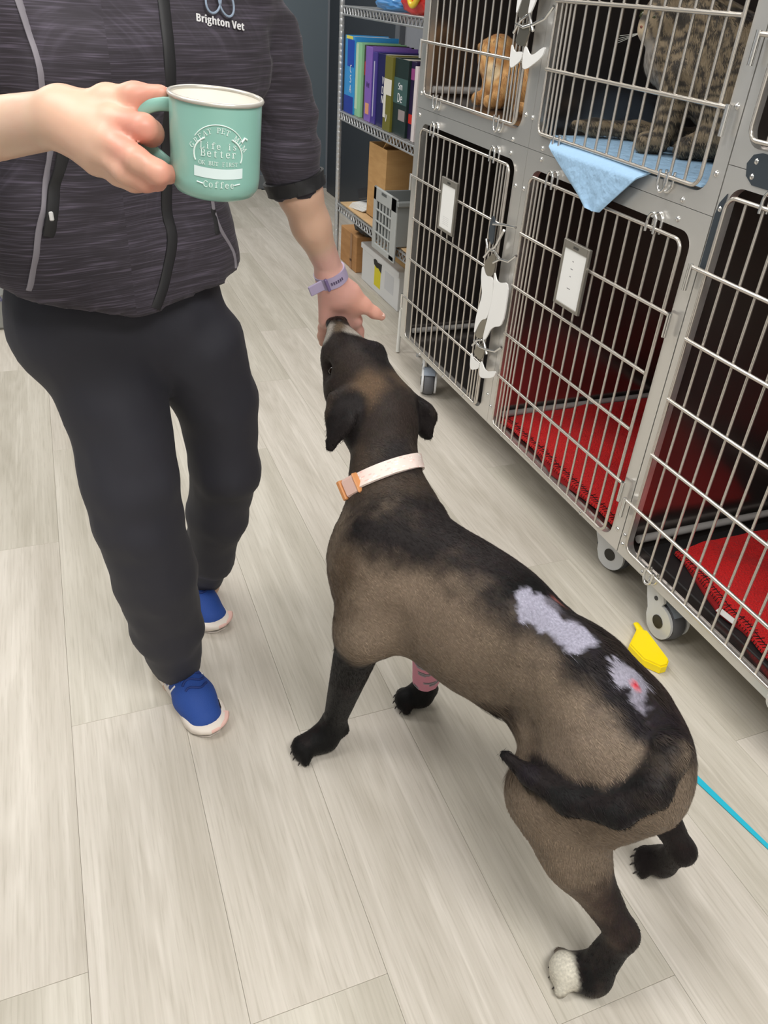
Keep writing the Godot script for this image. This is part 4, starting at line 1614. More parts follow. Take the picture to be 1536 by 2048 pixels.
func dog() -> void:
	var o := thing("dog", "dark brown and black short haired dog standing with raised head under the woman's hand", "dog", Vector3(0.56, 0, -0.78))
	var s := dog_field()
	toes(s, V(0.2974, 0, -1.0239), V(-1, 0, 0.06), 0.0125, 0.0165)
	toes(s, V(0.5528, 0, -1.0834), V(-1, 0, -0.1), 0.0125, 0.016)
	toes(s, V(0.580, 0, -0.4568), V(-0.85, 0, -0.5), 0.0125, 0.0195)
	toes(s, V(0.8365, 0, -0.5766), V(-0.8, 0, -0.6), 0.0115, 0.0155)
	# hind pad of each front foot, eye hollows, stop, flank fold, shoulder blade edge
	s.cap(V(0.385, 0.052, -1.02), V(0.38, 0.05, -1.02), 0.012, 0.012, 0.012)
	s.cap(V(0.612, 0.05, -1.068), V(0.61, 0.05, -1.068), 0.011, 0.011, 0.012)
	s.cap(V(0.420, 0.748, -1.282), V(0.420, 0.748, -1.282), 0.013, 0.013, 0.02, Vector3.ZERO, 1.0, true)
	s.cap(V(0.508, 0.748, -1.318), V(0.508, 0.748, -1.318), 0.013, 0.013, 0.02, Vector3.ZERO, 1.0, true)
	s.cap(dp(0.17, 0.39, -0.075), dp(0.29, 0.425, -0.06), 0.012, 0.012, 0.06)
	s.cap(dp(0.47, 0.5, -0.115), dp(0.44, 0.4, -0.125), 0.006, 0.006, 0.04, Vector3.ZERO, 1.0, true)
	# ears: soft folded flaps
	var oe := (DOG_R * -0.9 + Vector3(0, 0.5, 0)).normalized()
	s.chain([V(0.440, 0.728, -1.20), V(0.410, 0.700, -1.178), V(0.389, 0.656, -1.166)], [0.024, 0.030, 0.014], 0.010, oe, 0.36)
	s.chain([V(0.445, 0.738, -1.20), V(0.412, 0.722, -1.213), V(0.40, 0.70, -1.20)], [0.016, 0.015, 0.012], 0.008)
	var orr := (DOG_R * 0.9 + Vector3(0, 0.5, 0)).normalized()
	s.chain([V(0.546, 0.722, -1.20), V(0.576, 0.694, -1.185), V(0.575, 0.655, -1.168)], [0.02, 0.030, 0.019], 0.010, orr, 0.4)
	var black := lin(27, 25, 26)
	var brown := lin(124, 109, 94)
	var lilac := lin(172, 170, 188)
	var ct := coat(brown, [
		[V(0.45, 0.55, -0.80), V(0.40, 0.53, -0.88), 0.07, 0.05, lin(138, 121, 105)],  # painted highlight on the flank
		[V(0.56, 0.50, -0.53), V(0.55, 0.42, -0.52), 0.05, 0.05, lin(126, 111, 97)],  # faint painted highlight on the thigh
		[V(0.52, 0.65, -0.96), V(0.60, 0.61, -0.75), 0.095, 0.05, lin(43, 38, 38)],
		[V(0.379, 0.604, -0.972), V(0.465, 0.617, -0.884), 0.046, 0.035, lin(38, 34, 34)],
		[V(0.43, 0.63, -1.04), V(0.50, 0.65, -1.03), 0.055, 0.03, lin(40, 36, 36)],
		[V(0.60, 0.60, -0.76), V(0.69, 0.56, -0.60), 0.055, 0.03, lin(40, 36, 36)],
		[V(0.55, 0.605, -0.765), V(0.585, 0.60, -0.755), 0.03, 0.02, black],
		[V(0.605, 0.58, -0.63), V(0.65, 0.545, -0.53), 0.048, 0.024, lin(34, 31, 33)],
		[V(0.70, 0.56, -0.64), V(0.72, 0.48, -0.54), 0.07, 0.03, lin(50, 43, 40)],
		[V(0.655, 0.55, -0.50), V(0.69, 0.49, -0.54), 0.03, 0.018, lin(40, 34, 38)],
		[V(0.345, 0.55, -0.955), V(0.34, 0.48, -0.95), 0.03, 0.03, lin(92, 78, 65)],
		[V(0.47, 0.60, -1.08), V(0.50, 0.68, -1.17), 0.09, 0.025, lin(80, 69, 60)],
		[V(0.482, 0.665, -1.08), V(0.51, 0.73, -1.15), 0.042, 0.03, lin(50, 46, 46)],
		[V(0.49, 0.72, -1.2), V(0.46, 0.78, -1.33), 0.10, 0.02, lin(62, 54, 50)],
		[V(0.47, 0.76, -1.19), V(0.452, 0.735, -1.185), 0.026, 0.018, lin(108, 88, 70)],
		[V(0.53, 0.745, -1.195), V(0.52, 0.75, -1.21), 0.02, 0.016, lin(96, 80, 65)],
		[V(0.51, 0.79, -1.25), V(0.475, 0.80, -1.30), 0.034, 0.02, lin(36, 32, 33)],
		[V(0.43, 0.715, -1.185), V(0.39, 0.65, -1.16), 0.036, 0.01, lin(42, 38, 38)],
		[V(0.575, 0.70, -1.185), V(0.57, 0.65, -1.165), 0.036, 0.01, lin(40, 36, 36)],
		[V(0.438, 0.80, -1.345), V(0.436, 0.79, -1.33), 0.017, 0.006, lin(212, 206, 196)],
		[V(0.472, 0.808, -1.318), V(0.484, 0.79, -1.315), 0.016, 0.006, lin(212, 206, 196)],
		[V(0.450, 0.812, -1.325), V(0.456, 0.814, -1.33), 0.011, 0.006, lin(130, 116, 98)],
		[V(0.352, 0.33, -0.94), V(0.366, 0.07, -1.03), 0.07, 0.03, black],
		[V(0.42, 0.27, -0.96), V(0.30, 0.02, -1.02), 0.07, 0.02, black],
		[V(0.59, 0.25, -1.05), V(0.56, 0.02, -1.08), 0.075, 0.015, black],
		[V(0.606, 0.233, -0.449), V(0.63, 0.16, -0.41), 0.04, 0.035, lin(74, 61, 54)],
		[V(0.66, 0.22, -0.46), V(0.64, 0.10, -0.42), 0.05, 0.025, lin(46, 39, 38)],
		[V(0.645, 0.11, -0.42), V(0.61, 0.02, -0.44), 0.05, 0.02, black],
		[V(0.79, 0.24, -0.54), V(0.85, 0.03, -0.56), 0.08, 0.02, lin(38, 33, 33)],
		[V(0.572, 0.03, -0.452), V(0.548, 0.01, -0.462), 0.034, 0.004, lin(232, 226, 210)],
		[V(0.532, 0.428, -0.681), V(0.51, 0.40, -0.70), 0.026, 0.022, lin(50, 41, 36)],
		[V(0.56, 0.47, -0.63), V(0.545, 0.42, -0.60), 0.016, 0.016, lin(82, 68, 58)],
		[V(0.558, 0.605, -0.728), V(0.575, 0.602, -0.70), 0.021, 0.004, lilac, 0.02],
		[V(0.582, 0.60, -0.71), V(0.604, 0.588, -0.658), 0.0245, 0.004, lilac, 0.022],
		[V(0.60, 0.60, -0.725), V(0.62, 0.60, -0.68), 0.012, 0.005, lin(112, 108, 118)],
		[V(0.637, 0.567, -0.592), V(0.645, 0.558, -0.563), 0.018, 0.004, lin(162, 159, 174), 0.02],
		[V(0.645, 0.558, -0.563), V(0.652, 0.546, -0.535), 0.013, 0.005, lin(142, 138, 152), 0.02],
		[V(0.648, 0.56, -0.569), V(0.6485, 0.559, -0.567), 0.0065, 0.0015, lin(216, 118, 128)],
		[V(0.648, 0.56, -0.569), V(0.6485, 0.559, -0.567), 0.0032, 0.001, lin(190, 20, 44)],
		[V(0.617, 0.602, -0.736), V(0.625, 0.597, -0.722), 0.012, 0.003, lin(236, 146, 138)],
	] + tail_strokes(), 5, 0.3, 0.2)
	var m := mat("short fur", Color.WHITE, 0.55)
	m.vertex_color_use_as_albedo = true
	m.albedo_texture = ramp(noise_tex(0.05, 14), c8(190, 190, 190), Color.WHITE)
	m.uv1_triplanar = true
	m.uv1_scale = Vector3(14, 14, 14)
	m.metallic_specular = 0.25
	m.rim_enabled = true
	m.rim = 0.05
	m.rim_tint = 0.5
	m.heightmap_enabled = true
	m.heightmap_texture = noise_tex(0.12, 15)
	m.heightmap_scale = 0.02
	var body := bodies(o, "body", [s], m, func(p: Vector3, _n: Vector3) -> Color: return coat_at(ct, p))
	var hm := mat("hair", Color.WHITE, 0.65)
	hm.vertex_color_use_as_albedo = true
	hm.metallic_specular = 0.2
	fur(o, s, body, hm, 90000, 3, 0.0011, func(p: Vector3, nn: Vector3) -> Array:
		var len := 0.010
		if p.y < 0.26 or p.z < -1.14:
			len = 0.006
		if near(p, V(0.572, 0.03, -0.452), V(0.548, 0.01, -0.462)) < 0.045:
			len = 0.0025
		if near(p, V(0.56, 0.60, -0.735), V(0.604, 0.588, -0.655)) < 0.03 or near(p, V(0.637, 0.567, -0.592), V(0.652, 0.546, -0.535)) < 0.022:
			len = 0.004
		elif near(p, V(0.615, 0.58, -0.64), V(0.66, 0.55, -0.52)) < 0.05:
			len = 0.018
		elif near(p, V(0.52, 0.41, -0.70), V(0.525, 0.37, -0.63)) < 0.035:
			len = 0.02
		var flow := -DOG_F + Vector3(0, -0.35, 0) + DOG_R * (p - V(0.6, 0, -0.72)).dot(DOG_R) * 2.0
		if p.y < 0.34:
			flow = Vector3(0, -1, 0) - DOG_F * 0.3
		if p.z < -1.12:
			flow = V(0.05, -0.5, 0.85)
		return [flow, len, coat_at(ct, p)])
	# nose leather, eyes
	var nm := MB.new()
	var ns := Field.new(V(0.42, 0.76, -1.4), V(0.5, 0.84, -1.3), 0.003)
	ns.cap(V(0.452, 0.806, -1.362), V(0.470, 0.806, -1.365), 0.0135, 0.0135, 0.005)
	ns.cap(V(0.461, 0.811, -1.352), V(0.461, 0.806, -1.362), 0.012, 0.013, 0.005)
	ns.cap(V(0.453, 0.803, -1.377), V(0.452, 0.803, -1.377), 0.004, 0.004, 0.003, Vector3.ZERO, 1.0, true)
	ns.cap(V(0.470, 0.803, -1.379), V(0.471, 0.803, -1.379), 0.004, 0.004, 0.003, Vector3.ZERO, 1.0, true)
	ns.into(nm)
	part(o, "nose", nm, mat("nose leather", c8(22, 20, 20), 0.35))
	for e in [V(0.428, 0.748, -1.279), V(0.500, 0.748, -1.313)]:
		var em := MB.new()
		em.lathe([Vector2(0.0001, -0.0095), Vector2(0.0067, -0.0067), Vector2(0.0095, 0), Vector2(0.0067, 0.0067), Vector2(0.0001, 0.0095)], 14, Transform3D(Basis(), e), 0.2)
		part(o, "eye", em, mat("dark eye", c8(34, 20, 12), 0.1))
	# collar of pale patterned webbing with a tan keeper
	var l := V(0.3983, 0.6005, -1.1014)
	var md := V(0.4418, 0.6594, -1.0536)
	var r := V(0.5101, 0.665, -1.0638)
	var nn := (md - l).cross(r - l).normalized()
	if nn.y < 0.0:
		nn = -nn
	var cc := V(0.474, 0.59, -1.085)
	cc -= nn * (cc - md).dot(nn)
	var img := Image.create(512, 24, false, Image.FORMAT_RGB8)
	img.fill(c8(232, 214, 206))
	var rg := RandomNumberGenerator.new()
	rg.seed = 4
	for k in 150:
		img.fill_rect(Rect2i(rg.randi_range(0, 508), rg.randi_range(0, 21), rg.randi_range(2, 8), 2), [c8(240, 190, 182), c8(244, 238, 232), c8(222, 200, 190)][k % 3])
	var cm := mat("printed webbing", Color.WHITE, 0.6)
	cm.albedo_texture = ImageTexture.create_from_image(img)
	var col := part(o, "collar", band(s, cc, nn, 0.027, 0.004, 0.004, 56), cm, "pale pink patterned collar")
	var kp := MB.new()
	var kat := march(s, cc, (V(0.415, 0.622, -1.08) - cc).normalized())
	var kd := (kat - cc).normalized()
	var kb := Basis(kd, nn, kd.cross(nn)).orthonormalized()
	kp.box(Vector3.ZERO, V(0.012, 0.034, 0.034), 0.004, Transform3D(kb, kat + kd * 0.007))
	part(col, "keeper", kp, mat("pink keeper", c8(232, 196, 184), 0.6))
	var kq := MB.new()
	kq.box(Vector3.ZERO, V(0.014, 0.036, 0.010), 0.002, Transform3D(kb, kat + kd * 0.008 + kb.z * 0.021))
	kq.box(Vector3.ZERO, V(0.014, 0.036, 0.005), 0.002, Transform3D(kb, kat + kd * 0.008 - kb.z * 0.019))
	part(col, "buckle", kq, mat("tan leather", c8(204, 140, 88), 0.5))
	# pink bandage with grey print on the right foreleg
	var bi := Image.create(64, 64, false, Image.FORMAT_RGB8)
	bi.fill(c8(214, 142, 160))
	for k in 26:
		var x := rg.randi_range(0, 60)
		var y := rg.randi_range(0, 60)
		bi.fill_rect(Rect2i(x, y, rg.randi_range(4, 11), rg.randi_range(3, 6)), c8(150, 146, 150))
		bi.fill_rect(Rect2i(x, y + 3, rg.randi_range(4, 9), 2), c8(96, 84, 92))
	var bmt := mat("bandage wrap", Color.WHITE, 0.8)
	bmt.albedo_texture = ImageTexture.create_from_image(bi)
	var ba := V(0.5935, 0.085, -1.0721)
	var bb := V(0.5816, 0.19, -1.055)
	part(o, "bandage", band(s, (ba + bb) * 0.5, (bb - ba).normalized(), 0.105, 0.003, 0.004, 30), bmt, "pink bandage with grey print")
	# claws
	for c in [[V(0.2974, 0, -1.0239), V(-1, 0, 0.06)], [V(0.5528, 0, -1.0834), V(-1, 0, -0.1)], [V(0.583, 0, -0.4552), V(-0.85, 0, -0.5)], [V(0.8365, 0, -0.5766), V(-0.8, 0, -0.6)]]:
		var d: Vector3 = (c[1] as Vector3).normalized()
		var side := d.cross(Vector3.UP)
		for k in 4:
			var w := (k - 1.5) * 0.0165
			var p: Vector3 = c[0] + side * w + d * (0.026 - absf(k - 1.5) * 0.006)
			var cl := MB.new()
			cl.tube([p + Vector3(0, 0.014, 0) - d * 0.006, p + Vector3(0, 0.010, 0), p + d * 0.002 + Vector3(0, 0.004, 0)], [0.0022, 0.0018, 0.0008], 6)
			part(o, "claw", cl, mat("claw", c8(48, 42, 40), 0.4))


# short hairs lying along the coat; fn gives [flow, length, colour] for a place on the skin
func fur(o: Node3D, s: Field, body: MeshInstance3D, m: Material, count: int, seed_: int, width: float, fn) -> void:
	var a := body.mesh.surface_get_arrays(0)
	var vs: PackedVector3Array = a[Mesh.ARRAY_VERTEX]
	var ns: PackedVector3Array = a[Mesh.ARRAY_NORMAL]
	var og := origin(o)
	var mb := MB.new()
	mb.face([V(-0.5, 0, 0), V(0.5, 0, 0), V(0.32, 0.12, 0.55), V(-0.32, 0.12, 0.55)], Vector3.UP)
	mb.face([V(-0.32, 0.12, 0.55), V(0.32, 0.12, 0.55), V(0.0, 0.14, 1.0)], Vector3.UP)
	var mm := MultiMesh.new()
	mm.transform_format = MultiMesh.TRANSFORM_3D
	mm.use_colors = true
	mm.mesh = mb.mesh()
	mm.instance_count = count
	var r := RandomNumberGenerator.new()
	r.seed = seed_
	for i in count:
		var k := r.randi_range(0, vs.size() - 1)
		var n := ns[k]
		var jit := Vector3(r.randf_range(-1, 1), r.randf_range(-1, 1), r.randf_range(-1, 1)) * s.h * 0.7
		jit -= n * jit.dot(n)
		var p := vs[k] + jit
		var got: Array = fn.call(p + og, n)
		var f: Vector3 = got[0] + Vector3(r.randf_range(-0.3, 0.3), r.randf_range(-0.3, 0.3), r.randf_range(-0.3, 0.3))
		f = f - n * f.dot(n)
		if f.length() < 0.01:
			f = n.cross(Vector3.RIGHT)
		f = f.normalized()
		var l: float = got[1] * r.randf_range(0.7, 1.25)
		var wd := width
		if got[1] < 0.003:
			l *= 0.02
			wd *= 0.02
		var b := Basis(n.cross(f) * wd, n * l, f * l)
		mm.set_instance_transform(i, Transform3D(b, p - n * 0.0006))
		var c: Color = got[2] * r.randf_range(0.72, 1.3)
		c.a = 1.0
		mm.set_instance_color(i, c)
	var mi := MultiMeshInstance3D.new()
	mi.name = "fur"
	mi.multimesh = mm
	mi.material_override = m
	mi.set_meta("kind", "stuff")
	o.add_child(mi, true)


func tail_strokes() -> Array:
	var t := TAIL
	var q := []
	for i in range(0, t.size() - 1):
		q.append([t[i], t[i + 1], 0.030, 0.008, lin(33, 30, 31)])
	return q


# ---------------------------------------------------------------- the woman
const LAT := Vector3(0.93257, 0, -0.36099)
const FWD := Vector3(0.36099, 0, 0.93257)


# fine pale yarn streaks running across the cloth
func streaks(seed_: int) -> ImageTexture:
	var f := FastNoiseLite.new()
	f.seed = seed_
	f.frequency = 0.02
	f.fractal_octaves = 2
	var w := 512
	var data := PackedByteArray()
	data.resize(w * w * 3)
	var k := 0
	for y in w:
		for x in w:
			var a := f.get_noise_2d(x * 0.55, y * 9.0)
			var b := f.get_noise_2d(x * 0.25 + 900.0, y * 2.4)
			var t := clampf(0.42 + a * 0.75 + b * 0.5, 0.0, 1.0)
			data[k] = int(lerpf(120.0, 238.0, t * t))
			data[k + 1] = int(lerpf(116.0, 232.0, t * t))
			data[k + 2] = int(lerpf(120.0, 246.0, t * t))
			k += 3
	return ImageTexture.create_from_image(Image.create_from_data(w, w, false, Image.FORMAT_RGB8, data))


func woman() -> void:
	var o := thing("person", "woman in dark heathered jacket and navy black trousers reaching one hand down to the dog", "person", Vector3(0.08, 0, -1.3))
	var skin := mat("skin", Color.WHITE, 0.45)
	skin.vertex_color_use_as_albedo = true
	skin.subsurf_scatter_enabled = true
	skin.subsurf_scatter_strength = 0.12
	var base := lin(206, 168, 145)
	var rosy := lin(206, 142, 124)
	var palm := lin(216, 164, 152)
	var ct := coat(base, [
		[V(0.444, 0.90, -1.36), V(0.50, 0.78, -1.40), 0.06, 0.02, palm],
		[V(0.505, 0.85, -1.36), V(0.56, 0.81, -1.355), 0.03, 0.015, lin(226, 168, 150)],
		[V(0.055, 1.235, -0.87), V(0.09, 1.22, -0.84), 0.035, 0.03, lin(212, 164, 140)],
		[V(0.09, 1.20, -0.82), V(0.115, 1.17, -0.80), 0.034, 0.02, rosy],
		[V(0.095, 1.225, -0.80), V(0.07, 1.225, -0.82), 0.02, 0.016, rosy],
		[V(0.09, 1.25, -0.845), V(0.11, 1.251, -0.846), 0.018, 0.012, rosy],
		[V(0.075, 1.222, -0.82), V(0.075, 1.222, -0.82), 0.012, 0.012, rosy],
	], 8, 0.2, 0.05)
	var pb := func(p: Vector3, _n: Vector3) -> Color: return coat_at(ct, p)
	var bf := body_field()
	var lh := left_hand_field()
	var rh := right_hand_field()
	var body := bodies(o, "body", [bf, lh, rh], skin, pb)
	# thumb nails
	for q in [[V(0.1055, 1.2555, -0.8405), V(0.95, -0.05, 0.1), V(0, 0.75, 0.66)], [V(0.549, 0.8225, -1.352), V(0.9, -0.42, 0.0), V(0.35, 0.75, 0.55)]]:
		var nl := MB.new()
		var bx := Basis(q[1], q[2], (q[1] as Vector3).cross(q[2])).orthonormalized()
		nl.box(Vector3.ZERO, V(0.011, 0.0018, 0.009), 0.0008, Transform3D(bx, q[0]))
		part(body, "nail", nl, mat("nail", c8(238, 200, 188), 0.3))
	# head details (above the frame): hair, eyes, lips
	var hc := HEAD_C
	var hf := Field.new(hc - Vector3(0.16, 0.2, 0.2), hc + Vector3(0.16, 0.16, 0.16), 0.007)
	hf.cap(hc + V(0, 0.02, -0.01) - FWD * 0.01, hc + V(0, 0.025, -0.035) - FWD * 0.02, 0.09, 0.092, 0.03)
	hf.cap(hc - FWD * 0.10 + V(0, 0.0, 0), hc - FWD * 0.13 + V(0, -0.15, 0), 0.035, 0.02, 0.03)
	hf.cap(hc + FWD * 0.09 + V(0, -0.045, 0), hc + FWD * 0.12 + V(0, -0.02, 0), 0.085, 0.085, 0.02, Vector3.ZERO, 1.0, true)
	bodies(body, "hair", [hf], mat("brown hair", c8(70, 50, 38), 0.5))
	for sgn in [-1.0, 1.0]:
		var em := MB.new()
		em.lathe([Vector2(0.0001, -0.011), Vector2(0.0078, -0.0078), Vector2(0.011, 0), Vector2(0.0078, 0.0078), Vector2(0.0001, 0.011)], 14, Transform3D(Basis(), hc + FWD * 0.069 + LAT * 0.032 * sgn + V(0, 0.004, 0)), 0.2)
		part(body, "eye", em, mat("eye white", c8(228, 224, 220), 0.2))
		var im := MB.new()
		im.lathe([Vector2(0.0001, -0.005), Vector2(0.004, -0.003), Vector2(0.0045, 0), Vector2(0.004, 0.003), Vector2(0.0001, 0.005)], 12, Transform3D(Basis(), hc + FWD * 0.0772 + LAT * 0.032 * sgn + V(0, 0.002, 0)), 0.2)
		part(body, "iris", im, mat("iris", c8(60, 44, 32), 0.15))
	var lp := MB.new()
	lp.tube([hc + FWD * 0.09 - LAT * 0.024 + V(0, -0.066, 0), hc + FWD * 0.1 + V(0, -0.064, 0), hc + FWD * 0.09 + LAT * 0.024 + V(0, -0.066, 0)], [0.003, 0.006, 0.003], 8)
	part(body, "lips", lp, mat("lips", c8(190, 110, 104), 0.4))
	# trousers
	var tf := trousers_field()
	tf.plane(V(0.08, 1.03, -1.3), Vector3.UP)
	crease(tf, 3, 0.008, V(5, 5, 5))
	crease(tf, 4, 0.004, V(14, 7, 14))
	var tm := mat("navy black cloth", c8(39, 39, 48), 0.75)
	tm.rim_enabled = true
	tm.rim = 0.12
	bodies(o, "trousers", [tf], tm)
	# jacket
	var jf := jacket_field()
	jf.hem(V(0.1075, 0.927, -1.1655), LAT, 0.9, 1.35)
	jf.plane(V(0.3795, 1.049, -1.335), (V(0.3780, 1.0550, -1.335) - V(0.3618, 1.1176, -1.34)).normalized(), 0.09)
	crease(jf, 11, 0.010, V(6, 5, 6))
	crease(jf, 12, 0.005, V(8, 15, 8))
	crease(jf, 13, 0.011, V(7, 22, 7), V(0.345, 1.24, -1.33), 0.125)
	var jm := mat("heathered fleece", c8(103, 98, 108), 0.85)
	jm.albedo_texture = streaks(40)
	jm.uv1_triplanar = true
	jm.uv1_scale = Vector3(2.2, 5.0, 2.2)
	jm.rim_enabled = true
	jm.rim = 0.3
	var jk := bodies(o, "jacket", [jf], jm)
	var blk := mat("black tape", c8(30, 30, 33), 0.6)
	var grey := mat("grey piping", c8(132, 128, 136), 0.7)
	ribbon(jk, "zip", jf, [V(0.179, 1.338, -1.094), V(0.179, 1.313, -1.08), V(0.179, 1.268, -1.064), V(0.176, 1.212, -1.066), V(0.173, 1.148, -1.1), V(0.167, 1.068, -1.113), V(0.169, 1.025, -1.114), V(0.153, 0.97, -1.109), V(0.132, 0.932, -1.099)], -FWD, 0.017, blk, 0.001)
	ribbon(jk, "piping", jf, [V(0.016, 1.325, -1.052), V(0.024, 1.283, -1.045), V(0.027, 1.254, -1.042), V(0.024, 1.212, -1.048), V(0.024, 1.155, -1.06), V(0.009, 1.097, -1.059), V(-0.001, 1.067, -1.056), V(-0.017, 1.022, -1.057), V(-0.033, 0.982, -1.062)], -FWD, 0.009, grey, 0.0018, "pale grey piping")
	ribbon(jk, "piping", jf, [V(0.232, 1.079, -1.147), V(0.238, 1.049, -1.152), V(0.247, 1.025, -1.159), V(0.267, 0.988, -1.182), V(0.274, 0.958, -1.187)], -FWD, 0.006, grey, 0.0015, "pale grey piping")
	ribbon(jk, "pocket_zip", jf, [V(0.04, 1.156, -1.057), V(0.03, 1.126, -1.06), V(0.019, 1.091, -1.057), V(0.009, 1.051, -1.054)], -FWD, 0.019, blk, 0.0012)
	ribbon(jk, "pocket_zip", jf, [V(0.235, 1.061, -1.15), V(0.237, 1.043, -1.15), V(0.239, 1.023, -1.152)], -FWD, 0.009, blk, 0.0012)
	var zp := MB.new()
	var zat := march(jf, V(0.012, 1.0776, -1.056), -FWD)
	zp.box(zat + FWD * 0.004, V(0.006, 0.012, 0.004), 0.0015)
	part(jk, "zip_pull", zp, mat("white pull", c8(214, 214, 214), 0.4))
	# black cuff on the left sleeve
	var ax := (V(0.3780, 1.0550, -1.335) - V(0.3618, 1.1176, -1.34)).normalized()
	part(jk, "cuff", band(jf, V(0.3752, 1.0675, -1.3362), ax, 0.022, 0.003, 0.005, 40), blk)
	# chest print: two linked loops over the practice name
	var nat := march(jf, V(0.2537, 1.2968, -1.106), -FWD)
	var nrm := Vector3(sample(jf, nat + V(0.012, 0, 0)) - sample(jf, nat - V(0.012, 0, 0)), sample(jf, nat + V(0, 0.012, 0)) - sample(jf, nat - V(0, 0.012, 0)), sample(jf, nat + V(0, 0, 0.012)) - sample(jf, nat - V(0, 0, 0.012))).normalized()
	nrm = (nrm * 0.5 + FWD * 0.5).normalized()
	var bz := Basis(Vector3.UP.cross(nrm).normalized(), nrm.cross(Vector3.UP.cross(nrm).normalized()).normalized(), nrm)
	bz = bz * Basis(Vector3.BACK, -0.13)
	var tx := TextMesh.new()
	tx.text = "Brighton Vet"
	tx.font = SystemFont.new()
	(tx.font as SystemFont).font_names = PackedStringArray(["Droid Sans"])
	(tx.font as SystemFont).font_weight = 700
	tx.font_size = 64
	tx.pixel_size = 0.0118 / 64.0
	tx.depth = 0.0012
	var to := piece(jk, "lettering", tx, mat("white print", c8(226, 226, 228), 0.6), Vector3.ZERO, "white practice name")
	to.transform = Transform3D(bz, nat + nrm * 0.004 - origin(jk))
	var lg := MB.new()
	for side in [-1.0, 1.0]:
		var lpts := []
		for k in 27:
			var an := -PI * 0.5 + TAU * k / 26.0
			var e := Vector3(cos(an) * 0.0105, sin(an) * 0.0155, 0)
			e = Basis(Vector3.BACK, 0.3 * side) * e + Vector3(0.0095 * side, 0.023, 0.0035)
			lpts.append(nat + nrm * 0.0015 + bz * e)
		lg.tube(lpts, 0.0015, 6, false, 1.0, nrm)
	part(jk, "emblem", lg, mat("pale blue print", c8(140, 156, 176), 0.6), "pale blue linked loops")
	# wrist strap
	var wc := V(0.4462, 0.9005, -1.361)
	var wx := (V(0.4666, 0.8515, -1.365) - V(0.4024, 0.9963, -1.345)).normalized()
	var wb := MB.new()
	var wu := wx.cross(Vector3.BACK).normalized()
	var wv := wx.cross(wu).normalized()
	wb.sheet(36, 2, func(a: float, b: float) -> Vector3:
		return wc + (wu * cos(a * TAU) * 0.0285 + wv * sin(a * TAU) * 0.0275) + wx * (b - 0.5) * 0.023, 0.0035)
	var lil := mat("lilac silicone", c8(172, 160, 190), 0.55)
	var ws := part(o, "wrist_strap", wb, lil, "lilac wrist strap")
	# seen side of the wrist faces the photographer: fr; across the arm: sd
	var fr := (V(-0.1, 0.2, 1.0) - wx * V(-0.1, 0.2, 1.0).dot(wx)).normalized()
	var sd := wx.cross(fr).normalized()
	if sd.x > 0.0:
		sd = -sd
	var wt := MB.new()
	wt.box(Vector3.ZERO, V(0.034, 0.021, 0.0035), 0.0016, Transform3D(Basis(sd, -wx, sd.cross(-wx)).orthonormalized(), wc + sd * 0.034 + fr * 0.017))
	part(ws, "strap_end", wt, lil)
	var wk := MB.new()
	for k in 6:
		var an := -0.30 + k * 0.15
		wk.box(Vector3.ZERO, V(0.0022, 0.005, 0.0022), 0.0, Transform3D(Basis(sd, -wx, sd.cross(-wx)).orthonormalized(), wc + fr * cos(an) * 0.0297 - sd * sin(an) * 0.0297))
	part(ws, "strap_hole", wk, mat("dark hole", c8(86, 74, 104), 0.7))
	var wl := MB.new()
	wl.box(Vector3.ZERO, V(0.006, 0.026, 0.006), 0.0015, Transform3D(Basis(sd, -wx, sd.cross(-wx)).orthonormalized(), wc + fr * 0.0245 + sd * 0.0165))
	part(ws, "strap_loop", wl, mat("violet loop", c8(120, 104, 146), 0.5))
	# shoes
	shoe(o, V(0.060, 0, -1.372), V(0.31, 0, 0.95), 1.0)
	shoe(o, V(0.112, 0, -1.677), V(0.36, 0, 0.93), -1.0)


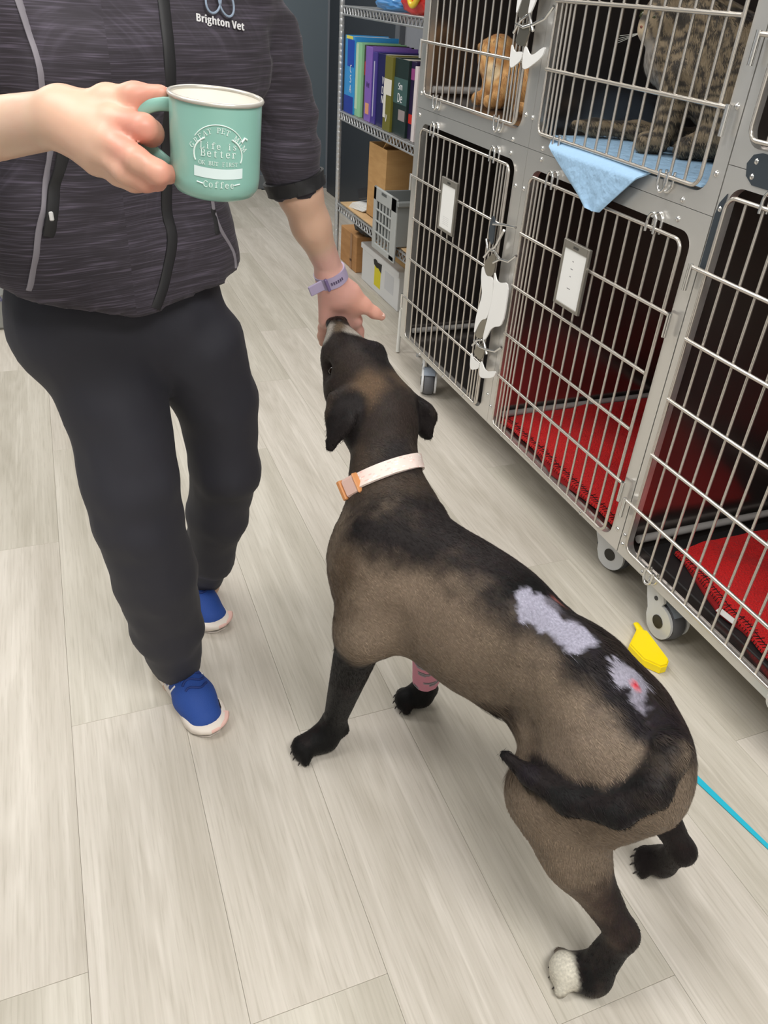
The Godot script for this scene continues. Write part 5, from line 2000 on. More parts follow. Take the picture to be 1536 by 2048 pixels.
func shoe(o: Node3D, heel: Vector3, dir: Vector3, side: float) -> void:
	var d := dir.normalized()
	var b := Basis(Vector3.UP.cross(d), Vector3.UP, d)
	var xf := Transform3D(b, heel)
	var half := [[0.0, 0.026], [0.02, 0.034], [0.07, 0.033], [0.12, 0.035], [0.17, 0.044], [0.2, 0.046], [0.225, 0.041], [0.245, 0.028], [0.256, 0.012]]
	var ol := []
	for h in half:
		ol.append(Vector2(h[1] - 0.006 * side * smoothstep(0.16, 0.26, h[0]), h[0]))
	for i in range(half.size() - 1, -1, -1):
		ol.append(Vector2(-half[i][1] - 0.006 * side * smoothstep(0.16, 0.26, half[i][0]), half[i][0]))
	# rounded foam sole: stacked outlines
	var sm := MB.new()
	var n := ol.size()
	var lv := [[0.0, 0.94], [0.006, 1.0], [0.02, 1.03], [0.028, 1.0], [0.030, 0.9]]
	sm.sheet(n, lv.size() - 1, func(u: float, w: float) -> Vector3:
		var i := int(round(u * n)) % n
		var l: Array = lv[int(round(w * (lv.size() - 1)))]
		var c := Vector2(-0.004 * side, 0.125)
		var p: Vector2 = c + (ol[i] - c) * l[1]
		return xf * Vector3(p.x, l[0] + 0.010 * smoothstep(0.2, 0.26, p.y) * (1.0 if l[0] < 0.01 else 0.4), p.y))
	var cap := []
	for p in ol:
		cap.append(xf * Vector3(p.x * 0.94, 0.004, p.y * 0.97 + 0.003))
	sm.face(cap, Vector3.DOWN)
	var sh := part(o, "shoe", sm, mat("white foam sole", c8(232, 222, 212), 0.6), "blue running shoe with white and pink sole")
	var f := Field.new(Vector3(-0.07, 0.0, -0.03), Vector3(0.07, 0.14, 0.28), 0.004)
	f.cap(V(0, 0.05, 0.035), V(0, 0.075, 0.045), 0.034, 0.034, 0.02)
	f.cap(V(0, 0.05, 0.05), V(-0.003 * side, 0.042, 0.17), 0.036, 0.036, 0.02)
	f.cap(V(-0.003 * side, 0.035, 0.16), V(-0.006 * side, 0.024, 0.212), 0.041, 0.033, 0.02, Vector3.RIGHT, 1.12)
	f.cap(V(0, 0.08, 0.06), V(-0.001 * side, 0.058, 0.14), 0.024, 0.024, 0.02)
	f.plane(V(0, 0.022, 0), Vector3.DOWN)
	f.plane(V(0, 0.105, 0.02), V(0, 1, -0.25).normalized())
	var um := MB.new()
	f.into(um)
	var blue := mat("blue knit", c8(34, 72, 150), 0.75)
	blue.heightmap_enabled = true
	blue.heightmap_texture = noise_tex(0.15, 21)
	blue.heightmap_scale = 0.08
	blue.uv1_triplanar = true
	blue.uv1_scale = Vector3(10, 10, 10)
	var up := piece(sh, "upper", um.mesh(), blue)
	up.transform = Transform3D(b, heel - origin(sh))
	var lm := MB.new()
	for k in 5:
		var z := 0.098 + k * 0.019
		var pts := []
		for j in 9:
			var x := (j / 8.0 - 0.5) * 0.05
			pts.append(march(f, V(x, 0.16, z + 0.006 * sin(j * 0.8 + k)), Vector3.DOWN, 0.15) + V(0, 0.002, 0))
		lm.tube(pts, 0.0028, 6)
	for s in [-1.0, 1.0]:
		lm.tube([V(0, 0.094, 0.085), V(0.012 * s, 0.104, 0.082), V(0.03 * s, 0.096, 0.094), V(0.028 * s, 0.085, 0.104), V(0.006 * s, 0.09, 0.09)], 0.0026, 6)
	var la := piece(sh, "laces", lm.mesh(), mat("blue lace", c8(24, 50, 116), 0.7))
	la.transform = up.transform
	# pale pink bumper round the toe
	var tm := MB.new()
	var tp := []
	for k in 12:
		var an := lerpf(-0.2, 1.25, k / 11.0)
		tp.append(V(-0.006 * side + sin(an) * 0.040, 0.024, 0.214 + cos(an) * 0.036))
	tm.tube(tp, 0.012, 8, true, 0.55)
	var tb := piece(sh, "toe_bumper", tm.mesh(), mat("pink rubber", c8(232, 190, 180), 0.6))
	tb.transform = up.transform
	var st := MB.new()
	for s in [-1.0, 1.0]:
		for k in 3:
			var z := 0.085 + k * 0.018
			var pts := []
			for j in 5:
				var y := 0.034 + j * 0.009
				pts.append(march(f, V(0.07 * s, y, z + j * 0.004), V(-s, 0, 0), 0.07) + V(0.0015 * s, 0, 0))
			st.tube(pts, 0.0022, 5)
	var so := piece(sh, "side_stripe", st.mesh(), mat("white stripe", c8(230, 226, 224), 0.6))
	so.transform = up.transform


# ---------------------------------------------------------------- the mug
func mug() -> void:
	var c := V(0.1455, 1.1695, -0.8165)
	var o := thing("mug", "sage green enamel mug with white print held by its handle in the woman's hand", "mug", c)
	# leans a little
	var tilt := Basis(Vector3.BACK, -0.055) * Basis(Vector3.RIGHT, 0.06)
	var xf := Transform3D(tilt, c)
	var sage := mat("sage enamel", c8(134, 182, 170), 0.22)
	sage.clearcoat_enabled = true
	sage.clearcoat = 0.4
	var r := 0.0425
	var h := 0.088
	var bm := MB.new()
	bm.lathe([Vector2(0.0001, 0.0), Vector2(r - 0.012, 0.0), Vector2(r - 0.005, 0.003), Vector2(r - 0.001, 0.009), Vector2(r, 0.018), Vector2(r, h - 0.004)], 48, xf, 0.3)
	var body := part(o, "cup", bm, sage)
	var im := MB.new()
	im.lathe([Vector2(r - 0.0015, h - 0.002), Vector2(r - 0.002, 0.02), Vector2(r - 0.006, 0.006), Vector2(0.0001, 0.004)], 48, xf, 0.3)
	part(o, "lining", im, mat("cream enamel", c8(240, 236, 228), 0.25))
	var rm := MB.new()
	var rp := []
	for k in 49:
		var an := TAU * k / 48.0
		rp.append(xf * V(cos(an) * r, h - 0.002, sin(an) * r))
	rm.tube(rp, 0.0021, 8, false)
	part(o, "rim", rm, mat("steel rim", c8(196, 192, 184), 0.3, 0.4))
	# handle: a flat strip bent into an ear, pointing towards the hand
	var hd := V(-0.93, 0, -0.36).normalized()
	var hp := []
	for q in [[r - 0.001, 0.0735], [r + 0.012, 0.072], [r + 0.024, 0.067], [r + 0.0315, 0.060], [r + 0.0325, 0.051], [r + 0.0295, 0.042], [r + 0.0225, 0.0345], [r + 0.013, 0.0275], [r + 0.004, 0.0215], [r - 0.001, 0.0195]]:
		hp.append(xf * (hd * q[0] + V(0, q[1], 0)))
	var hm := MB.new()
	var sm := []
	for i in hp.size() - 1:
		for k in 4:
			sm.append((hp[i] as Vector3).cubic_interpolate(hp[i + 1], hp[maxi(i - 1, 0)], hp[mini(i + 2, hp.size() - 1)], k / 4.0))
	sm.append(hp[-1])
	hm.tube(sm, 0.0062, 10, true, 0.42, hd.cross(Vector3.UP))
	part(o, "handle", hm, sage)
	# white print wrapped on the front: arched line, ring, words, banner, script line
	var wm := mat("white print", c8(220, 236, 231), 0.4)
	var wb := mat("white banner", c8(214, 230, 230), 0.4)
	var a0 := atan2(0.985, -0.176)   # towards the photographer's side
	var on := func(s: float, y: float, lift: float) -> Vector3:
		var an := a0 - s / r
		return xf * V(cos(an) * (r + lift), y, sin(an) * (r + lift))
	var line := func(pts: Array, wd: float, m: Material, called: String) -> void:
		var mb := MB.new()
		var q := []
		for p in pts:
			q.append(on.call(p.x, p.y, 0.0003))
		mb.tube(q, wd, 5, true, 1.0)
		part(body, called, mb, m)
	var arc := []
	for k in 17:
		var an := lerpf(2.55, 0.55, k / 16.0)
		arc.append(Vector2(cos(an) * 0.026 + 0.002, 0.044 + sin(an) * 0.026))
	line.call(arc, 0.0005, wm, "print_line")
	for sd in [-1.0, 1.0]:
		var ring := []
		for k in 10:
			var an := lerpf(-0.35, 1.0, k / 9.0)
			ring.append(Vector2(sd * cos(an) * 0.0225 + 0.002, 0.044 + sin(an) * 0.017))
		line.call(ring, 0.0008, wm, "print_line")
	var banner := MB.new()
	banner.sheet(14, 1, func(u: float, w: float) -> Vector3: return on.call(lerpf(-0.0205, 0.0255, u), lerpf(0.0335, 0.0245, w) - 0.0008 * sin(u * PI), 0.0004))
	part(body, "print_banner", banner, wb)
	var word := func(t: String, s0: float, y: float, hh: float, bend: float, m: Material) -> void:
		var adv := hh * 0.66
		for i in t.length():
			if t[i] == " ":
				continue
			var tm := TextMesh.new()
			tm.text = t[i]
			tm.font = SystemFont.new()
			(tm.font as SystemFont).font_names = PackedStringArray(["Droid Serif"])
			tm.font_size = 48
			tm.pixel_size = hh / 48.0
			tm.depth = 0.0002
			tm.curve_step = 4.0
			var x := s0 + (i - (t.length() - 1) * 0.5) * adv
			var yy := y - bend * (x - s0) * (x - s0) * 60.0
			var p: Vector3 = on.call(x, yy, 0.0004)
			var an := a0 - x / r
			var nn := (tilt * V(cos(an), 0, sin(an))).normalized()
			var up := (tilt * Vector3.UP).normalized()
			var rot := Basis(up.cross(nn).normalized(), up, nn) * Basis(Vector3.BACK, -bend * (x - s0) * 90.0)
			var ob := piece(body, "lettering", tm, m)
			ob.transform = Transform3D(rot, p - origin(body))
	word.call("GREAT PET MUM", 0.002, 0.0655, 0.0062, 0.42, wm)
	word.call("Life is", 0.002, 0.052, 0.0075, 0.0, wm)
	word.call("Better", 0.002, 0.0455, 0.0085, 0.0, wm)
	word.call("OK BUT FIRST", 0.002, 0.037, 0.0046, 0.0, wm)
	word.call("Coffee", 0.0025, 0.0185, 0.0075, 0.0, wm)
	line.call([Vector2(-0.018, 0.0195), Vector2(-0.012, 0.0185)], 0.0006, wm, "print_line")
	line.call([Vector2(0.017, 0.0185), Vector2(0.023, 0.0195)], 0.0006, wm, "print_line")
	line.call([Vector2(0.024, 0.056), Vector2(0.0275, 0.0595), Vector2(0.030, 0.058)], 0.0011, wm, "print_line")


# ---------------------------------------------------------------- the cats
func cat_eye(o: Node3D, at: Vector3, r: float, col: Color) -> void:
	var em := MB.new()
	em.lathe([Vector2(0.0001, -r), Vector2(r * 0.7, -r * 0.7), Vector2(r, 0), Vector2(r * 0.7, r * 0.7), Vector2(0.0001, r)], 12, Transform3D(Basis(), at), 0.2)
	part(o, "eye", em, mat("cat eye", col, 0.1))


func orange_cat() -> void:
	var o := thing("orange_cat", "orange cat sitting behind the bars of the upper left kennel", "cat", V(1.40, 1.045, -2.48))
	var s := Field.new(V(1.26, 1.03, -2.68), V(1.62, 1.32, -2.16), 0.006)
	s.cap(V(1.41, 1.11, -2.53), V(1.50, 1.115, -2.42), 0.064, 0.085, 0.04)
	s.cap(V(1.52, 1.10, -2.40), V(1.53, 1.10, -2.36), 0.06, 0.06, 0.03)
	s.cap(V(1.395, 1.11, -2.53), V(1.388, 1.15, -2.55), 0.055, 0.05, 0.03)
	s.cap(V(1.385, 1.182, -2.57), V(1.39, 1.186, -2.565), 0.058, 0.058, 0.03)
	s.cap(V(1.363, 1.163, -2.548), V(1.372, 1.163, -2.525), 0.036, 0.036, 0.02)
	s.cap(V(1.352, 1.150, -2.517), V(1.358, 1.152, -2.513), 0.0185, 0.0185, 0.014)
	s.cap(V(1.36, 1.136, -2.525), V(1.36, 1.136, -2.525), 0.014, 0.014, 0.014)
	for q in [[V(1.362, 1.205, -2.608), V(1.352, 1.205, -2.63)], [V(1.428, 1.205, -2.548), V(1.446, 1.205, -2.542)]]:
		s.cap(q[0], q[1], 0.02, 0.007, 0.014)
	for z in [-2.555, -2.475]:
		s.cap(V(1.39, 1.12, z), V(1.36, 1.067, z), 0.03, 0.021, 0.02)
		s.cap(V(1.355, 1.064, z), V(1.325, 1.0635, z + 0.004), 0.020, 0.019, 0.012)
	s.cap(V(1.53, 1.075, -2.33), V(1.45, 1.065, -2.27), 0.022, 0.02, 0.02)
	s.cap(V(1.45, 1.065, -2.27), V(1.36, 1.063, -2.34), 0.02, 0.016, 0.02)
	var f := FastNoiseLite.new()
	f.seed = 3
	f.frequency = 9.0
	var m := mat("orange fur", Color.WHITE, 0.8)
	m.vertex_color_use_as_albedo = true
	m.rim_enabled = true
	m.rim = 0.5
	var ct_body := bodies(o, "body", [s], m, func(p: Vector3, _n: Vector3) -> Color:
		var st := sin(p.y * 150.0 + p.z * 60.0 + f.get_noise_3dv(p) * 9.0)
		var c := lin(216, 170, 110).lerp(lin(184, 126, 68), clampf(st * 0.5 + 0.35, 0.0, 1.0))
		var muz := 1.0 - smoothstep(0.02, 0.034, p.distance_to(V(1.348, 1.142, -2.508)))
		c = c.lerp(lin(232, 208, 168), muz)
		return c)
	var nm := MB.new()
	nm.lathe([Vector2(0.0001, -0.004), Vector2(0.005, -0.001), Vector2(0.006, 0.002), Vector2(0.0001, 0.005)], 10, Transform3D(Basis(), V(1.345, 1.158, -2.4985)), 0.2)
	part(o, "nose", nm, mat("pink nose", c8(158, 84, 78), 0.4))
	var mm := MB.new()
	mm.tube([V(1.337, 1.146, -2.506), V(1.347, 1.141, -2.4975), V(1.358, 1.146, -2.496)], 0.002, 6)
	part(o, "mouth", mm, mat("dark mouth", c8(92, 60, 78), 0.5))
	cat_eye(o, V(1.338, 1.187, -2.533), 0.011, c8(120, 88, 36))
	cat_eye(o, V(1.386, 1.187, -2.511), 0.011, c8(120, 88, 36))
	cat_fur(o, s, ct_body, 16000, 5)


func cat_fur(o: Node3D, s: Field, body: MeshInstance3D, count: int, seed_: int) -> void:
	var cols: PackedColorArray = body.mesh.surface_get_arrays(0)[Mesh.ARRAY_COLOR]
	var vs: PackedVector3Array = body.mesh.surface_get_arrays(0)[Mesh.ARRAY_VERTEX]
	var og := origin(o)
	var grid := {}
	for i in vs.size():
		grid[Vector3i((vs[i] + og) / 0.012)] = cols[i]
	var hm := mat("cat hair", Color.WHITE, 0.6)
	hm.vertex_color_use_as_albedo = true
	fur(o, s, body, hm, count, seed_, 0.0013, func(p: Vector3, _n: Vector3) -> Array:
		var face := (p - V(1.345, 1.31, -1.785)).length() < 0.055 or (p - V(1.345, 1.165, -2.51)).length() < 0.055
		return [V(0.3, -0.8, 0.3), 0.004 if face else 0.013, grid.get(Vector3i(p / 0.012), Color(0.1, 0.08, 0.06))])


func tabby_cat() -> void:
	var o := thing("tabby_cat", "brown tabby cat sitting upright on the blue pad behind the bars", "cat", V(1.42, 1.052, -1.65))
	var s := Field.new(V(1.26, 1.03, -2.02), V(1.66, 1.47, -1.36), 0.006)
	s.cap(V(1.415, 1.245, -1.735), V(1.50, 1.17, -1.58), 0.062, 0.088, 0.04)
	s.cap(V(1.44, 1.33, -1.69), V(1.52, 1.24, -1.53), 0.052, 0.078, 0.05)
	s.cap(V(1.50, 1.14, -1.55), V(1.49, 1.12, -1.51), 0.082, 0.068, 0.03)
	s.cap(V(1.41, 1.245, -1.755), V(1.405, 1.30, -1.77), 0.05, 0.046, 0.03)
	s.cap(V(1.40, 1.332, -1.775), V(1.405, 1.338, -1.77), 0.056, 0.056, 0.03)
	s.cap(V(1.372, 1.312, -1.790), V(1.372, 1.312, -1.765), 0.032, 0.032, 0.02)
	s.cap(V(1.357, 1.297, -1.790), V(1.357, 1.297, -1.778), 0.0185, 0.0185, 0.014)
	s.cap(V(1.362, 1.285, -1.784), V(1.362, 1.285, -1.784), 0.013, 0.013, 0.012)
	for q in [[V(1.40, 1.375, -1.812), V(1.40, 1.412, -1.822)], [V(1.405, 1.372, -1.735), V(1.41, 1.408, -1.722)]]:
		s.cap(q[0], q[1], 0.024, 0.006, 0.01)
	s.chain([V(1.395, 1.21, -1.68), V(1.385, 1.13, -1.665), V(1.372, 1.085, -1.665)], [0.04, 0.026, 0.023], 0.02)
	s.cap(V(1.37, 1.077, -1.668), V(1.338, 1.071, -1.685), 0.023, 0.021, 0.012)
	s.chain([V(1.42, 1.20, -1.715), V(1.425, 1.13, -1.72), V(1.415, 1.085, -1.72)], [0.036, 0.026, 0.022], 0.02)
	s.cap(V(1.41, 1.075, -1.72), V(1.378, 1.070, -1.735), 0.022, 0.02, 0.012)
	s.cap(V(1.45, 1.10, -1.56), V(1.39, 1.075, -1.60), 0.04, 0.024, 0.02)
	s.chain([V(1.54, 1.09, -1.58), V(1.53, 1.075, -1.72), V(1.44, 1.075, -1.85), V(1.34, 1.075, -1.90), V(1.30, 1.075, -1.93)], [0.028, 0.024, 0.021, 0.018, 0.012], 0.02)
	var f := FastNoiseLite.new()
	f.seed = 6
	f.frequency = 7.0
	f.fractal_octaves = 3
	var m := mat("tabby fur", Color.WHITE, 0.8)
	m.vertex_color_use_as_albedo = true
	m.rim_enabled = true
	m.rim = 0.4
	var tb_body := bodies(o, "body", [s], m, func(p: Vector3, _n: Vector3) -> Color:
		var wv := f.get_noise_3dv(p) * 10.0
		var st := sin(p.y * 175.0 + (p.x + p.z) * 60.0 + wv)
		if p.y < 1.19:
			st = sin(p.y * 260.0 + wv * 0.5)
		var k := smoothstep(-0.1, 0.5, st)
		var c := lin(132, 116, 92).lerp(lin(52, 45, 38), k)
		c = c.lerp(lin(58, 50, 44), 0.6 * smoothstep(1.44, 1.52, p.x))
		var muz := 1.0 - smoothstep(0.018, 0.036, p.distance_to(V(1.350, 1.290, -1.784)))
		c = c.lerp(lin(190, 170, 140), muz)
		var bib := 1.0 - smoothstep(0.02, 0.05, near(p, V(1.365, 1.26, -1.775), V(1.36, 1.20, -1.75)))
		return c.lerp(lin(150, 144, 138), bib * 0.8))
	cat_eye(o, V(1.351, 1.327, -1.804), 0.0115, c8(52, 56, 30))
	cat_eye(o, V(1.351, 1.325, -1.756), 0.0115, c8(52, 56, 30))
	var nm := MB.new()
	nm.lathe([Vector2(0.0001, -0.004), Vector2(0.005, -0.001), Vector2(0.006, 0.002), Vector2(0.0001, 0.005)], 10, Transform3D(Basis(), V(1.3385, 1.304, -1.784)), 0.2)
	part(o, "nose", nm, mat("brick nose", c8(150, 92, 76), 0.4))
	var em := MB.new()
	em.tube([V(1.393, 1.380, -1.735), V(1.399, 1.402, -1.724)], [0.013, 0.004], 8)
	part(o, "inner_ear", em, mat("pink ear", c8(190, 134, 124), 0.6))
	var wm := MB.new()
	for k in 4:
		wm.tube([V(1.348, 1.292, -1.798), V(1.335, 1.282 - k * 0.006, -1.86 - k * 0.004)], 0.0005, 4, false)
	part(o, "whiskers", wm, mat("whisker", c8(220, 218, 210), 0.5)).set_meta("kind", "stuff")
	cat_fur(o, s, tb_body, 26000, 6)


func dog_field() -> Field:
	var s := Field.new(Vector3(0.2454, -0.0290, -1.4170), Vector3(0.9069, 0.8624, -0.3585), 0.006)
	s.cap(Vector3(0.4700, 0.4850, -0.9590), Vector3(0.5451, 0.4850, -0.8065), 0.1330, 0.1230, 0.030, Vector3(0.8830, 0.0000, -0.4680), 0.76)
	s.cap(Vector3(0.4624, 0.5600, -0.9946), Vector3(0.5121, 0.5650, -0.8795), 0.0620, 0.0520, 0.050, Vector3(0.8830, 0.0000, -0.4680), 0.90)
	s.cap(Vector3(0.4972, 0.5550, -1.0356), Vector3(0.5492, 0.4700, -1.0123), 0.0580, 0.0500, 0.050)
	s.cap(Vector3(0.4559, 0.4500, -0.9855), Vector3(0.4325, 0.4700, -1.0296), 0.0950, 0.0850, 0.040, Vector3(0.8830, 0.0000, -0.4680), 0.80)
	s.cap(Vector3(0.5451, 0.4900, -0.8065), Vector3(0.6278, 0.4980, -0.6355), 0.1150, 0.0760, 0.050, Vector3(0.8830, 0.0000, -0.4680), 0.80)
	s.cap(Vector3(0.6185, 0.4880, -0.6532), Vector3(0.6658, 0.4450, -0.5425), 0.0840, 0.0640, 0.050)
	s.cap(Vector3(0.4383, 0.5350, -0.9931), Vector3(0.4946, 0.6524, -1.1700), 0.0820, 0.0600, 0.060, Vector3(0.8830, 0.0000, -0.4680), 0.95)
	s.cap(Vector3(0.4986, 0.6974, -1.2000), Vector3(0.4744, 0.7391, -1.2700), 0.0660, 0.0540, 0.040)
	s.cap(Vector3(0.4744, 0.7391, -1.2700), Vector3(0.4602, 0.7699, -1.3150), 0.0480, 0.0370, 0.040)
	s.cap(Vector3(0.4602, 0.7699, -1.3150), Vector3(0.4608, 0.8004, -1.3550), 0.0370, 0.0220, 0.020)
	s.cap(Vector3(0.4544, 0.6991, -1.2800), Vector3(0.4522, 0.7419, -1.3150), 0.0340, 0.0260, 0.030)
	s.cap(Vector3(0.4677, 0.6674, -1.2036), Vector3(0.4524, 0.7091, -1.2583), 0.0450, 0.0360, 0.030)
	s.cap(Vector3(0.5295, 0.6674, -1.2364), Vector3(0.4965, 0.7091, -1.2817), 0.0450, 0.0360, 0.030)
	s.cap(Vector3(0.5122, 0.7733, -1.2850), Vector3(0.5045, 0.7680, -1.2850), 0.0200, 0.0200, 0.020)
	s.cap(Vector3(0.4505, 0.7691, -1.2850), Vector3(0.4468, 0.7635, -1.2850), 0.0170, 0.0170, 0.020)
	s.cap(Vector3(0.3957, 0.5200, -0.9818), Vector3(0.3787, 0.4200, -0.9220), 0.0560, 0.0500, 0.050)
	s.cap(Vector3(0.3764, 0.4200, -0.9264), Vector3(0.3662, 0.0700, -1.0302), 0.0450, 0.0230, 0.030)
	s.cap(Vector3(0.3662, 0.0700, -1.0302), Vector3(0.3466, 0.0340, -1.0282), 0.0240, 0.0270, 0.020)
	s.cap(Vector3(0.3466, 0.0340, -1.0282), Vector3(0.2974, 0.0260, -1.0239), 0.0270, 0.0250, 0.020)
	s.cap(Vector3(0.5034, 0.5000, -1.0559), Vector3(0.5559, 0.4200, -1.0102), 0.0560, 0.0480, 0.050)
	s.cap(Vector3(0.5559, 0.4100, -1.0102), Vector3(0.5944, 0.0600, -1.0740), 0.0430, 0.0220, 0.030)
	s.cap(Vector3(0.5944, 0.0600, -1.0740), Vector3(0.5898, 0.0300, -1.0795), 0.0230, 0.0260, 0.020)
	s.cap(Vector3(0.5898, 0.0300, -1.0795), Vector3(0.5528, 0.0220, -1.0834), 0.0260, 0.0230, 0.020)
	s.cap(Vector3(0.6226, 0.4550, -0.5536), Vector3(0.5595, 0.3450, -0.5766), 0.0880, 0.0620, 0.050)
	s.cap(Vector3(0.6440, 0.4200, -0.5027), Vector3(0.5829, 0.3000, -0.5325), 0.0680, 0.0420, 0.050)
	s.cap(Vector3(0.5595, 0.3450, -0.5766), Vector3(0.5855, 0.2600, -0.5169), 0.0580, 0.0430, 0.040)
	s.cap(Vector3(0.5855, 0.2600, -0.5169), Vector3(0.6389, 0.1551, -0.4265), 0.0430, 0.0220, 0.040)
	s.cap(Vector3(0.6389, 0.1551, -0.4265), Vector3(0.6168, 0.0350, -0.4311), 0.0230, 0.0290, 0.020)
	s.cap(Vector3(0.6168, 0.0350, -0.4311), Vector3(0.5830, 0.0270, -0.4552), 0.0290, 0.0280, 0.020)
	s.cap(Vector3(0.6771, 0.4450, -0.5937), Vector3(0.7070, 0.3400, -0.6718), 0.0720, 0.0580, 0.050)
	s.cap(Vector3(0.6923, 0.4100, -0.5396), Vector3(0.7283, 0.3000, -0.6209), 0.0540, 0.0420, 0.050)
	s.cap(Vector3(0.7184, 0.3200, -0.6609), Vector3(0.7782, 0.2500, -0.5908), 0.0500, 0.0360, 0.040)
	s.cap(Vector3(0.7782, 0.2500, -0.5908), Vector3(0.8382, 0.1329, -0.5206), 0.0360, 0.0200, 0.040)
	s.cap(Vector3(0.8382, 0.1329, -0.5206), Vector3(0.8579, 0.0320, -0.5595), 0.0210, 0.0240, 0.020)
	s.cap(Vector3(0.8579, 0.0320, -0.5595), Vector3(0.8365, 0.0250, -0.5766), 0.0240, 0.0220, 0.020)
	s.cap(Vector3(0.6896, 0.4871, -0.5445), Vector3(0.6489, 0.5213, -0.4792), 0.0300, 0.0270, 0.012)
	s.cap(Vector3(0.6489, 0.5213, -0.4792), Vector3(0.6079, 0.4958, -0.4505), 0.0270, 0.0230, 0.012)
	s.cap(Vector3(0.6079, 0.4958, -0.4505), Vector3(0.5675, 0.4595, -0.4575), 0.0230, 0.0210, 0.012)
	s.cap(Vector3(0.5675, 0.4595, -0.4575), Vector3(0.5275, 0.4315, -0.5079), 0.0210, 0.0180, 0.012)
	s.cap(Vector3(0.5275, 0.4315, -0.5079), Vector3(0.5040, 0.4209, -0.5673), 0.0180, 0.0140, 0.012)
	s.cap(Vector3(0.5040, 0.4209, -0.5673), Vector3(0.4863, 0.4210, -0.6119), 0.0140, 0.0080, 0.012)
	return s


func trousers_field() -> Field:
	var s := Field.new(Vector3(-0.1400, -0.0304, -1.6750), Vector3(0.3343, 1.0305, -1.0890), 0.01)
	s.cap(Vector3(-0.0020, 0.8925, -1.2762), Vector3(0.1295, 0.8925, -1.3271), 0.1050, 0.1080, 0.040)
	s.cap(Vector3(0.0055, 0.8425, -1.2791), Vector3(0.1249, 0.8425, -1.3253), 0.0980, 0.1000, 0.040)
	s.cap(Vector3(0.0054, 0.8404, -1.2700), Vector3(0.0285, 0.7539, -1.2400), 0.0900, 0.0860, 0.012)
	s.cap(Vector3(0.0285, 0.7539, -1.2400), Vector3(0.0405, 0.6166, -1.2050), 0.0860, 0.0790, 0.012)
	s.cap(Vector3(0.0405, 0.6166, -1.2050), Vector3(0.0424, 0.5352, -1.2000), 0.0790, 0.0750, 0.012)
	s.cap(Vector3(0.0424, 0.5352, -1.2000), Vector3(0.0596, 0.3898, -1.2200), 0.0750, 0.0790, 0.012)
	s.cap(Vector3(0.0596, 0.3898, -1.2200), Vector3(0.0746, 0.2235, -1.2500), 0.0790, 0.0710, 0.012)
	s.cap(Vector3(0.0746, 0.2235, -1.2500), Vector3(0.0830, 0.0889, -1.2900), 0.0710, 0.0560, 0.012)
	s.cap(Vector3(0.1780, 0.8090, -1.3100), Vector3(0.2123, 0.6987, -1.3100), 0.0920, 0.0740, 0.012)
	s.cap(Vector3(0.2123, 0.6987, -1.3100), Vector3(0.2229, 0.5517, -1.3200), 0.0740, 0.0690, 0.012)
	s.cap(Vector3(0.2229, 0.5517, -1.3200), Vector3(0.2122, 0.4074, -1.3800), 0.0690, 0.0630, 0.012)
	s.cap(Vector3(0.2122, 0.4074, -1.3800), Vector3(0.2001, 0.2233, -1.4700), 0.0630, 0.0550, 0.012)
	s.cap(Vector3(0.2001, 0.2233, -1.4700), Vector3(0.1960, 0.0546, -1.5900), 0.0550, 0.0440, 0.012)
	return s


func jacket_field() -> Field:
	var s := Field.new(Vector3(-0.2620, 0.7279, -1.4668), Vector3(0.4542, 1.5417, -0.9878), 0.009)
	s.cap(Vector3(-0.0262, 0.8779, -1.2489), Vector3(0.1491, 0.8779, -1.3168), 0.1200, 0.1160, 0.050)
	s.cap(Vector3(-0.0243, 0.9379, -1.2496), Vector3(0.1463, 0.9379, -1.3157), 0.1180, 0.1140, 0.050)
	s.cap(Vector3(-0.0104, 1.0618, -1.2375), Vector3(0.1369, 1.0618, -1.2945), 0.1160, 0.1050, 0.080)
	s.cap(Vector3(0.0543, 1.2467, -1.2093), Vector3(0.2035, 1.2467, -1.2671), 0.1150, 0.1080, 0.100)
	s.cap(Vector3(0.0216, 1.3367, -1.2067), Vector3(0.2501, 1.3367, -1.2951), 0.0750, 0.0700, 0.060)
	s.cap(Vector3(0.1335, 1.3867, -1.2500), Vector3(0.1535, 1.4367, -1.2400), 0.0750, 0.0620, 0.030)
	s.cap(Vector3(0.2734, 1.3267, -1.3041), Vector3(0.3304, 1.2618, -1.3250), 0.0640, 0.0500, 0.025)
	s.cap(Vector3(0.3304, 1.2618, -1.3250), Vector3(0.3465, 1.1788, -1.3450), 0.0500, 0.0480, 0.025)
	s.cap(Vector3(0.3465, 1.1788, -1.3450), Vector3(0.3618, 1.1176, -1.3400), 0.0480, 0.0470, 0.025)
	s.cap(Vector3(0.3618, 1.1176, -1.3400), Vector3(0.3772, 1.0598, -1.3350), 0.0470, 0.0435, 0.025)
	s.cap(Vector3(-0.0063, 1.3267, -1.1959), Vector3(-0.1107, 1.2458, -1.1429), 0.0660, 0.0570, 0.025)
	s.cap(Vector3(-0.1107, 1.2458, -1.1429), Vector3(-0.1750, 1.1650, -1.0900), 0.0570, 0.0500, 0.025)
	s.cap(Vector3(-0.1750, 1.1650, -1.0900), Vector3(-0.1483, 1.1771, -1.0678), 0.0500, 0.0460, 0.025)
	return s


